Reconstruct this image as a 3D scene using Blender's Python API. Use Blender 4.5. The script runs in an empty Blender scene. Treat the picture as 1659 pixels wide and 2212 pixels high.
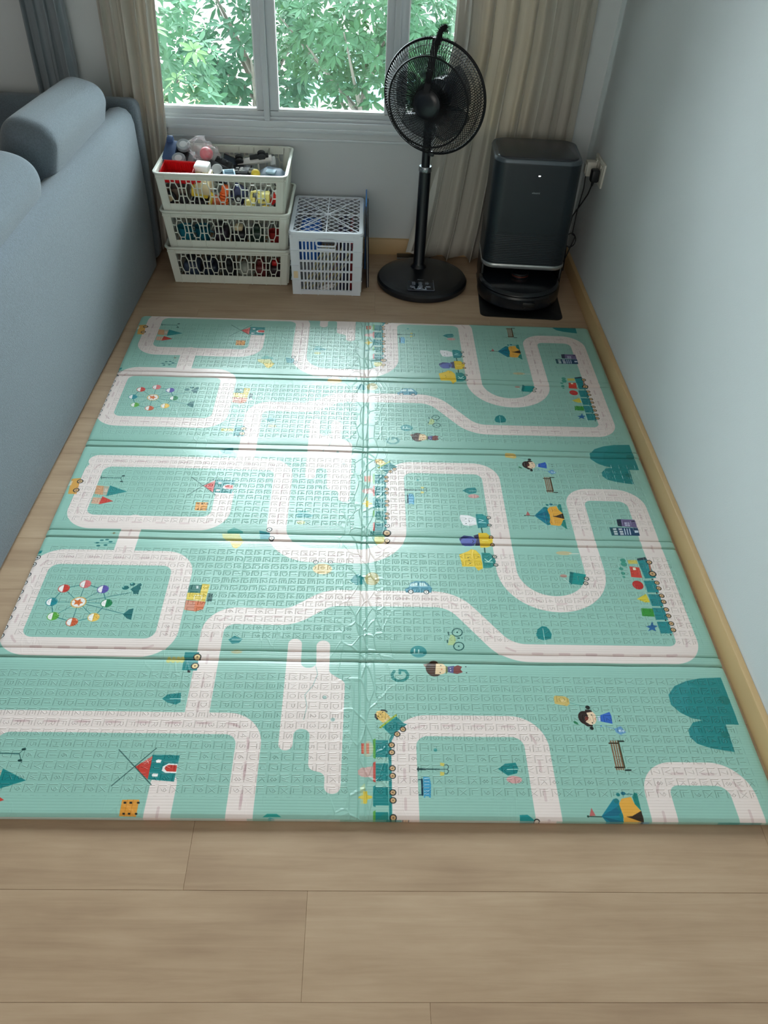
import bpy, bmesh, math, random
import numpy as np
from mathutils import Vector, Matrix
R_=math.radians; PI=math.pi
sc=bpy.context.scene
# ------------------------------------------------------------------ camera
cam_d=bpy.data.cameras.new('camera'); cam=bpy.data.objects.new('camera',cam_d); sc.collection.objects.link(cam)
CP,CY,CR=0.7333,0.0441,0.0501          # pitch down, yaw, roll
F=Vector((math.sin(CY)*math.cos(CP),math.cos(CY)*math.cos(CP),-math.sin(CP)))
Rt=Vector((math.cos(CY),-math.sin(CY),0)); U=Rt.cross(F)
R2=math.cos(CR)*Rt+math.sin(CR)*U; U2=-math.sin(CR)*Rt+math.cos(CR)*U
M=Matrix((R2,U2,-F)).transposed().to_4x4(); M.translation=Vector((-0.0206,-0.8074,1.6082))
cam.matrix_world=M
cam_d.sensor_fit='HORIZONTAL'; cam_d.sensor_width=36.0; cam_d.lens=1724.5*36.0/1659.0; cam_d.clip_start=.02; cam_d.clip_end=200
sc.camera=cam
# ------------------------------------------------------------------ world and light
W=bpy.data.worlds.new('world'); sc.world=W; W.use_nodes=True
wt=W.node_tree; bg=wt.nodes['Background']; bg.inputs[1].default_value=1.0
# overcast sky, brightest high above the garden side of the house (+y), dull behind the house
tcw=wt.nodes.new('ShaderNodeTexCoord'); dp=wt.nodes.new('ShaderNodeVectorMath'); dp.operation='DOT_PRODUCT'; dp.inputs[1].default_value=(.08,.80,.60); wt.links.new(tcw.outputs['Generated'],dp.inputs[0])
rw=wt.nodes.new('ShaderNodeMapRange'); rw.interpolation_type='SMOOTHSTEP'; rw.inputs[1].default_value=.35; rw.inputs[2].default_value=.98; rw.inputs[3].default_value=2.5; rw.inputs[4].default_value=40.0; wt.links.new(dp.outputs['Value'],rw.inputs[0])
vmw=wt.nodes.new('ShaderNodeVectorMath'); vmw.operation='SCALE'; vmw.inputs[0].default_value=(.90,.95,1.0); wt.links.new(rw.outputs[0],vmw.inputs['Scale']); wt.links.new(vmw.outputs[0],bg.inputs[0])
def area(name,loc,rot,sx,sy,power,col,portal=False):
    l=bpy.data.lights.new(name,'AREA'); l.shape='RECTANGLE'; l.size=sx; l.size_y=sy; l.energy=power; l.color=col
    if portal: l.cycles.is_portal=True
    o=bpy.data.objects.new(name,l); o.location=loc; o.rotation_euler=rot; sc.collection.objects.link(o); return o
area('window_portal',(-.13,2.93,1.38),(R_(-90),0,0),1.75,1.75,1,(1,1,1),True)
area('rear_fill',(-.7,-2.9,1.5),(R_(90),0,0),2.4,1.8,33,(1,.95,.88))  # fill light added behind the camera to brighten the room; no opening there
sun_d=bpy.data.lights.new('sun','SUN'); sun_d.energy=2.5; sun_d.angle=R_(1.5); sun_d.color=(1,.95,.86)
sun=bpy.data.objects.new('sun',sun_d); sun.rotation_euler=(R_(38),0,R_(-25)); sc.collection.objects.link(sun)
vs=sc.view_settings; vs.view_transform='Standard'; vs.look='None'; vs.gamma=1.0; vs.use_curve_mapping=False; vs.exposure=0.0
try: sc.cycles.use_denoising=True; sc.cycles.max_bounces=8; sc.cycles.diffuse_bounces=4; sc.cycles.transparent_max_bounces=16; sc.cycles.sample_clamp_indirect=6
except Exception: pass
# ------------------------------------------------------------------ helpers
def srgb(c):
    r=[]
    for v in c[:3]:
        v=v/255.; r.append(v/12.92 if v<=.04045 else ((v+.055)/1.055)**2.4)
    return (*r,1)
def mat(name,col,rough=.5,metal=0,bump=0,bscale=200,vary=0,vscale=8,spec=.5,stretch=None,trans=0,alpha=1,emit=None,sheen=0,coat=0,subs=0):
    m=bpy.data.materials.new(name); m.use_nodes=True; nt=m.node_tree; N=nt.nodes; L=nt.links
    b=N['Principled BSDF']; c=srgb(col)
    b.inputs['Base Color'].default_value=c; b.inputs['Roughness'].default_value=rough; b.inputs['Metallic'].default_value=metal
    b.inputs['Specular IOR Level'].default_value=spec
    if trans: b.inputs['Transmission Weight'].default_value=trans
    if alpha<1: b.inputs['Alpha'].default_value=alpha
    if sheen: b.inputs['Sheen Weight'].default_value=sheen
    if coat: b.inputs['Coat Weight'].default_value=coat
    if emit: b.inputs['Emission Color'].default_value=srgb(emit); b.inputs['Emission Strength'].default_value=3
    tc=N.new('ShaderNodeTexCoord'); mp=N.new('ShaderNodeMapping'); L.new(tc.outputs['Object'],mp.inputs[0])
    if stretch: mp.inputs['Scale'].default_value=stretch
    # every material carries at least a faint procedural variation
    n=N.new('ShaderNodeTexNoise'); n.inputs['Scale'].default_value=vscale; n.inputs['Detail'].default_value=5; L.new(mp.outputs[0],n.inputs[0])
    mx=N.new('ShaderNodeMix'); mx.data_type='RGBA'; v=vary or .04
    mx.inputs[6].default_value=(c[0]*(1-v),c[1]*(1-v),c[2]*(1-v),1); mx.inputs[7].default_value=(min(1,c[0]*(1+v)),min(1,c[1]*(1+v)),min(1,c[2]*(1+v)),1)
    L.new(n.outputs[0],mx.inputs[0]); L.new(mx.outputs[2],b.inputs['Base Color'])
    if bump:
        n2=N.new('ShaderNodeTexNoise'); n2.inputs['Scale'].default_value=bscale; n2.inputs['Detail'].default_value=3; L.new(mp.outputs[0],n2.inputs[0])
        bp=N.new('ShaderNodeBump'); bp.inputs['Strength'].default_value=bump; bp.inputs['Distance'].default_value=.002
        L.new(n2.outputs[0],bp.inputs['Height']); L.new(bp.outputs[0],b.inputs['Normal'])
    return m
class MB:
    def __init__(s): s.v=[]; s.f=[]
    def add(s,v,f):
        o=len(s.v); s.v+= [tuple(p) for p in v]; s.f+=[tuple(i+o for i in q) for q in f]; return s
    def box(s,a,b,rot=None,piv=None):
        x0,y0,z0=a; x1,y1,z1=b
        v=[(x0,y0,z0),(x1,y0,z0),(x1,y1,z0),(x0,y1,z0),(x0,y0,z1),(x1,y0,z1),(x1,y1,z1),(x0,y1,z1)]
        if rot is not None:
            p=Vector(piv or ((x0+x1)/2,(y0+y1)/2,(z0+z1)/2)); v=[rot@(Vector(q)-p)+p for q in v]
        return s.add(v,[(0,3,2,1),(4,5,6,7),(0,1,5,4),(1,2,6,5),(2,3,7,6),(3,0,4,7)])
    def rbox(s,a,b,r,seg=2,rot=None,piv=None):
        bm=bmesh.new(); bmesh.ops.create_cube(bm,size=1)
        d=[b[i]-a[i] for i in range(3)]; c=Vector([(b[i]+a[i])/2 for i in range(3)])
        for v in bm.verts: v.co=Vector((v.co.x*d[0],v.co.y*d[1],v.co.z*d[2]))+c
        bmesh.ops.bevel(bm,geom=bm.edges[:],offset=min(r,min(d)*.49),segments=seg,profile=.5,affect='EDGES')
        vs=[v.co.copy() for v in bm.verts]; bm.verts.index_update()
        if rot is not None:
            p=Vector(piv) if piv else c; vs=[rot@(q-p)+p for q in vs]
        fs=[[v.index for v in f.verts] for f in bm.faces]; bm.free(); return s.add(vs,fs)
    def tube(s,pts,r,n=8,closed=False,cap=True,flat=None):
        P=[Vector(p) for p in pts]; m=len(P); rr=r if isinstance(r,(list,tuple)) else [r]*m
        V=[];prev=None
        for i in range(m):
            if closed: t=(P[(i+1)%m]-P[i-1])
            else: t=P[min(i+1,m-1)]-P[max(i-1,0)]
            t=t.normalized() if t.length>1e-9 else Vector((0,0,1))
            if prev is None:
                a=Vector((0,0,1)) if abs(t.z)<.9 else Vector((1,0,0)); u=t.cross(a).normalized()
            else:
                u=(prev-t*prev.dot(t)); u=u.normalized() if u.length>1e-6 else t.orthogonal().normalized()
            prev=u; w=t.cross(u)
            for k in range(n):
                a=2*PI*k/n; V.append(P[i]+u*math.cos(a)*rr[i]+w*math.sin(a)*rr[i]*(flat or 1))
        Fc=[]; mm=m if closed else m-1
        for i in range(mm):
            j=(i+1)%m
            for k in range(n): Fc.append((i*n+k,i*n+(k+1)%n,j*n+(k+1)%n,j*n+k))
        if cap and not closed: Fc.append(tuple(range(n-1,-1,-1))); Fc.append(tuple((m-1)*n+k for k in range(n)))
        return s.add(V,Fc)
    def lathe(s,prof,n=32,c=(0,0,0),axis='Z',rot=None,sx=1,sy=1):
        V=[];c=Vector(c)
        for r,z in prof:
            for k in range(n):
                a=2*PI*k/n; p=Vector((r*math.cos(a)*sx,r*math.sin(a)*sy,z))
                if axis=='Y': p=Vector((p.x,-p.z,p.y))
                if axis=='X': p=Vector((p.z,p.x,p.y))
                if rot is not None: p=rot@p
                V.append(p+c)
        m=len(prof); Fc=[]
        for i in range(m-1):
            for k in range(n): Fc.append((i*n+k,i*n+(k+1)%n,(i+1)*n+(k+1)%n,(i+1)*n+k))
        if prof[0][0]>1e-5: Fc.append(tuple(range(n-1,-1,-1)))
        if prof[-1][0]>1e-5: Fc.append(tuple((m-1)*n+k for k in range(n)))
        return s.add(V,Fc)
    def sphere(s,c,r,n=16,m=10,sc=(1,1,1),rot=None):
        V=[];
        for i in range(m+1):
            th=PI*i/m
            for k in range(n):
                a=2*PI*k/n; p=Vector((r*math.sin(th)*math.cos(a)*sc[0],r*math.sin(th)*math.sin(a)*sc[1],r*math.cos(th)*sc[2]))
                if rot is not None: p=rot@p
                V.append(p+Vector(c))
        Fc=[(i*n+k,(i+1)*n+k,(i+1)*n+(k+1)%n,i*n+(k+1)%n) for i in range(m) for k in range(n)]
        return s.add(V,Fc)
    def layers(s,L,capb=True,capt=True):       # stacked closed outlines of equal length
        n=len(L[0]); V=[p for l in L for p in l]; Fc=[]
        for i in range(len(L)-1):
            for k in range(n): Fc.append((i*n+k,i*n+(k+1)%n,(i+1)*n+(k+1)%n,(i+1)*n+k))
        if capb: Fc.append(tuple(range(n-1,-1,-1)))
        if capt: Fc.append(tuple((len(L)-1)*n+k for k in range(n)))
        return s.add(V,Fc)
    def build(s,name,m,parent=None,smooth=35):
        me=bpy.data.meshes.new(name); me.from_pydata([tuple(v) for v in s.v],[],s.f); me.validate()
        bm=bmesh.new(); bm.from_mesh(me); bmesh.ops.remove_doubles(bm,verts=bm.verts,dist=1e-5); bmesh.ops.recalc_face_normals(bm,faces=bm.faces); bm.to_mesh(me); bm.free()
        if smooth:
            me.shade_smooth(); me.set_sharp_from_angle(angle=R_(smooth))
        me.materials.append(m); o=bpy.data.objects.new(name,me); sc.collection.objects.link(o)
        if parent is not None: o.parent=parent
        return o
def thing(name,label,cat,loc=(0,0,0),rz=0,group=None,rot=None):
    o=bpy.data.objects.new(name,None); o.empty_display_size=.05; sc.collection.objects.link(o); o.location=loc
    o.rotation_euler=rot if rot else (0,0,rz)
    o['label']=label; o['category']=cat
    if group: o['group']=group
    return o
def tag(o,label,cat,group=None,kind=None):
    o['label']=label; o['category']=cat
    if group: o['group']=group
    if kind: o['kind']=kind
    return o
def struct(name,mb,m,smooth=35):
    o=mb.build(name,m,None,smooth); o['kind']='structure'; return o
def rr(w,d,r,z,n=6,cx=0,cy=0):                 # rounded rectangle outline, counter-clockwise
    o=[]
    for sx,sy,a0 in((1,1,0),(-1,1,90),(-1,-1,180),(1,-1,270)):
        for k in range(n+1):
            a=R_(a0+90*k/n); o.append((cx+sx*(w/2-r)+r*math.cos(a),cy+sy*(d/2-r)+r*math.sin(a),z))
    return o
def RZ(a): return Matrix.Rotation(R_(a),3,'Z')
def RX(a): return Matrix.Rotation(R_(a),3,'X')
def RY(a): return Matrix.Rotation(R_(a),3,'Y')

# ------------------------------------------------------------------ room shell
WX,WY=.93,2.795                                # right wall, window wall
wallm=mat('wall_paint',(206,211,213),.85,bump=.15,bscale=350,vary=.03,vscale=3)
ceilm=mat('ceiling_paint',(215,214,208),.9)
basem=mat('baseboard_wood',(196,164,118),.45,bump=.1,bscale=60,vary=.10,vscale=6,stretch=(1,.15,1))
framem=mat('window_frame_paint',(204,211,216),.35,vary=.02)
# floor planks: one mesh, a tint per plank
random.seed(4)
V=[];Fc=[];T=[]
row=-14
y=-.335-.195*14
joints={0:-.347,-1:-.104,-2:.127}
k=-16
while y<2.79:
    # row index 0 is y -.14..+.055
    ri=round((y+.14)/.195); off=joints.get(ri, random.uniform(-.6,.6)); x=off-1.2*4
    while x<1.0:
        x0=max(x,-3.6);x1=min(x+1.2,.93)
        if x1>x0:
            g=.0005;o=len(V); ya,yb=y+g,min(y+.195,2.79)-g
            V+=[(x0+g,ya,0),(x1-g,ya,0),(x1-g,yb,0),(x0+g,yb,0),(x0,y,-.0012),(x1,y,-.0012),(x1,yb+g,-.0012),(x0,yb+g,-.0012)]
            Fc+=[(o,o+1,o+2,o+3),(o+4,o+5,o+1,o),(o+5,o+6,o+2,o+1),(o+6,o+7,o+3,o+2),(o+7,o+4,o,o+3)]; t=random.random(); T+=[t]*8
        x+=1.2
    y+=.195
me=bpy.data.meshes.new('floor'); me.from_pydata(V,[],Fc)
at=me.attributes.new('tint','FLOAT','POINT'); at.data.foreach_set('value',T)
fm=bpy.data.materials.new('laminate_wood'); fm.use_nodes=True; nt=fm.node_tree; N=nt.nodes; L=nt.links; b=N['Principled BSDF']
tc=N.new('ShaderNodeTexCoord'); a=N.new('ShaderNodeAttribute'); a.attribute_name='tint'
cmb=N.new('ShaderNodeCombineXYZ'); L.new(a.outputs['Fac'],cmb.inputs[2]); sc10=N.new('ShaderNodeVectorMath'); sc10.operation='SCALE'; sc10.inputs['Scale'].default_value=37; L.new(cmb.outputs[0],sc10.inputs[0])
ad=N.new('ShaderNodeVectorMath'); L.new(tc.outputs['Object'],ad.inputs[0]); L.new(sc10.outputs[0],ad.inputs[1])
m1=N.new('ShaderNodeMapping'); m1.inputs['Scale'].default_value=(1.5,26,1); L.new(ad.outputs[0],m1.inputs[0])
n1=N.new('ShaderNodeTexNoise'); n1.inputs['Scale'].default_value=2.2; n1.inputs['Detail'].default_value=9; n1.inputs['Roughness'].default_value=.62; n1.inputs['Distortion'].default_value=.6; L.new(m1.outputs[0],n1.inputs[0])
m2=N.new('ShaderNodeMapping'); m2.inputs['Scale'].default_value=(1.6,5,1); L.new(ad.outputs[0],m2.inputs[0])
n2=N.new('ShaderNodeTexNoise'); n2.inputs['Scale'].default_value=2.5; n2.inputs['Detail'].default_value=4; L.new(m2.outputs[0],n2.inputs[0])
cr=N.new('ShaderNodeValToRGB'); cr.color_ramp.elements[0].position=.28; cr.color_ramp.elements[0].color=srgb((156,127,103)); cr.color_ramp.elements[1].position=.72; cr.color_ramp.elements[1].color=srgb((192,165,138))
e=cr.color_ramp.elements.new(.5); e.color=srgb((177,149,122))
av=N.new('ShaderNodeMath'); av.operation='MULTIPLY_ADD'; av.inputs[1].default_value=.45; L.new(n1.outputs[0],av.inputs[0])
av2=N.new('ShaderNodeMath'); av2.operation='MULTIPLY'; av2.inputs[1].default_value=.5; L.new(n2.outputs[0],av2.inputs[0]); L.new(av2.outputs[0],av.inputs[2])
av3=N.new('ShaderNodeMath'); av3.operation='MULTIPLY_ADD'; av3.inputs[1].default_value=.12; L.new(a.outputs['Fac'],av3.inputs[0]); L.new(av.outputs[0],av3.inputs[2])
av4=N.new('ShaderNodeMath'); av4.operation='SUBTRACT'; av4.inputs[1].default_value=.03; L.new(av3.outputs[0],av4.inputs[0]); L.new(av4.outputs[0],cr.inputs[0])
L.new(cr.outputs[0],b.inputs['Base Color']); b.inputs['Roughness'].default_value=.42
bp=N.new('ShaderNodeBump'); bp.inputs['Strength'].default_value=.12; bp.inputs['Distance'].default_value=.001; L.new(n1.outputs[0],bp.inputs['Height']); L.new(bp.outputs[0],b.inputs['Normal'])
me.materials.append(fm); fl=bpy.data.objects.new('floor',me); sc.collection.objects.link(fl); fl['kind']='structure'
# walls (all have thickness); the right wall leans out a little towards the top
LE=.03
struct('wall_right',MB().add([(WX-.002,-3.2,0),(WX-.002,2.95,0),(WX-.002+LE*2.6,2.95,2.6),(WX-.002+LE*2.6,-3.2,2.6),(1.2,-3.2,0),(1.2,2.95,0),(1.2,2.95,2.6),(1.2,-3.2,2.6)],[(0,1,2,3),(7,6,5,4),(0,4,5,1),(3,2,6,7),(0,3,7,4),(1,5,6,2)]),wallm,0)
ZB,ZT,XL,XR=.535,2.2,-.97,.70
wb=MB()
wb.box((-3.6,WY,0),(1.2,WY+.14,ZB)); wb.box((-3.6,WY,ZT),(1.2,WY+.14,2.6)); wb.box((-3.6,WY,ZB),(XL,WY+.14,ZT)); wb.box((XR+.02,WY,ZB),(1.2,WY+.14,ZT))
struct('wall_back',wb,wallm,0)
struct('wall_left',MB().box((-3.75,-3.2,0),(-3.6,2.95,2.6)),wallm,0)
struct('wall_front',MB().box((-3.75,-3.35,0),(1.2,-3.2,2.6)),wallm,0)
struct('ceiling',MB().box((-3.75,-3.35,2.6),(1.2,2.95,2.75)),ceilm,0)
# baseboards with a softened top edge
def board(path_n,x0,y0,x1,y1,h,t,side):
    mb=MB()
    prof=[(0,0),(0,h-.006),(-.002,h-.002),(-.006,h),(-t,h),(-t,0)]
    L2=[]
    for (x,y) in((x0,y0),(x1,y1)):
        if side=='R': L2.append([(x-u*1,y,z) for u,z in [(q[0],q[1]) for q in prof]])
        else: L2.append([(x,y-u,z) for u,z in prof])
    mb.layers(L2); return struct(path_n,mb,basem,30)
board('baseboard_right',.9125,-3.2,.9125,WY-.015,.068,.0165,'R')
board('baseboard_back',-3.6,2.78,.9125,2.78,.072,.0155,'B')
# window: outer frame, three sashes with glass
wy=WY-.004
of=MB()
of.rbox((XL,wy,ZB),(XR+.02,wy+.10,ZB+.028),.003); of.rbox((XL,wy-.006,ZB-.012),(XR+.02,wy+.02,ZB+.004),.002)
of.rbox((XL,wy+.018,ZB+.026),(XR+.02,wy+.09,ZB+.040),.002); of.rbox((XL,wy+.01,ZT-.04),(XR+.02,wy+.09,ZT),.003)
of.rbox((XL,wy+.01,ZB+.02),(XL+.03,wy+.09,ZT-.02),.003); of.rbox((XR-.01,wy+.01,ZB+.02),(XR+.02,wy+.09,ZT-.02),.003)
for xm in(-.436,.098): of.rbox((xm-.012,wy+.006,ZB+.02),(xm+.012,wy+.085,ZT-.02),.003)
struct('trim_1',of,framem)
struct('trim_2',MB().rbox((XL,wy-.003,.488),(XR+.02,wy+.012,.498),.002),framem)
gl=bpy.data.materials.new('window_glass'); gl.use_nodes=True; nt=gl.node_tree; N=nt.nodes; L=nt.links; N.remove(N['Principled BSDF'])
tr=N.new('ShaderNodeBsdfTransparent'); tr.inputs[0].default_value=(.90,.95,.94,1); go=N.new('ShaderNodeBsdfGlossy'); go.inputs['Roughness'].default_value=.03
fr=N.new('ShaderNodeFresnel'); fr.inputs[0].default_value=1.45; ms=N.new('ShaderNodeMixShader'); L.new(fr.outputs[0],ms.inputs[0]); L.new(tr.outputs[0],ms.inputs[1]); L.new(go.outputs[0],ms.inputs[2])
nz=N.new('ShaderNodeTexNoise'); nz.inputs['Scale'].default_value=.6; bpn=N.new('ShaderNodeBump'); bpn.inputs['Strength'].default_value=.01; L.new(nz.outputs[0],bpn.inputs['Height']); L.new(bpn.outputs[0],go.inputs['Normal'])
L.new(ms.outputs[0],N['Material Output'].inputs['Surface'])
beadm=mat('window_bead_white',(232,238,240),.4)
for i,(xa,xb,wl,wr) in enumerate(((-.95,-.448,.03,.030),(-.424,.086,.037,.030),(.11,.685,.034,.03))):
    sm=MB(); y0,y1=wy+.028,wy+.068; zb=ZB+.038
    sm.rbox((xa,y0,zb),(xb,y1,zb+.026),.002); sm.rbox((xa,y0,ZT-.09),(xb,y1,ZT-.04),.002)
    sm.rbox((xa,y0,zb+.02),(xa+wl,y1,ZT-.06),.002); sm.rbox((xb-wr,y0,zb+.02),(xb,y1,ZT-.06),.002)
    w=sm.build('window_%d'%(i+1),framem); w['kind']='structure'
    bd=MB(); bd.rbox((xa+wl-.002,y0-.004,zb+.020),(xb-wr+.002,y0+.012,zb+.031),.002)
    bd.rbox((xa+wl-.004,y0-.003,zb+.03),(xa+wl+.002,y0+.01,ZT-.09),.001); bd.rbox((xb-wr-.002,y0-.003,zb+.03),(xb-wr+.004,y0+.01,ZT-.09),.001)
    bd.build('glazing_bead',beadm,w)
    MB().box((xa+wl-.004,y0+.016,zb+.02),(xb-wr+.004,y0+.020,ZT-.06)).build('window_pane',gl,w,0)

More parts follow.
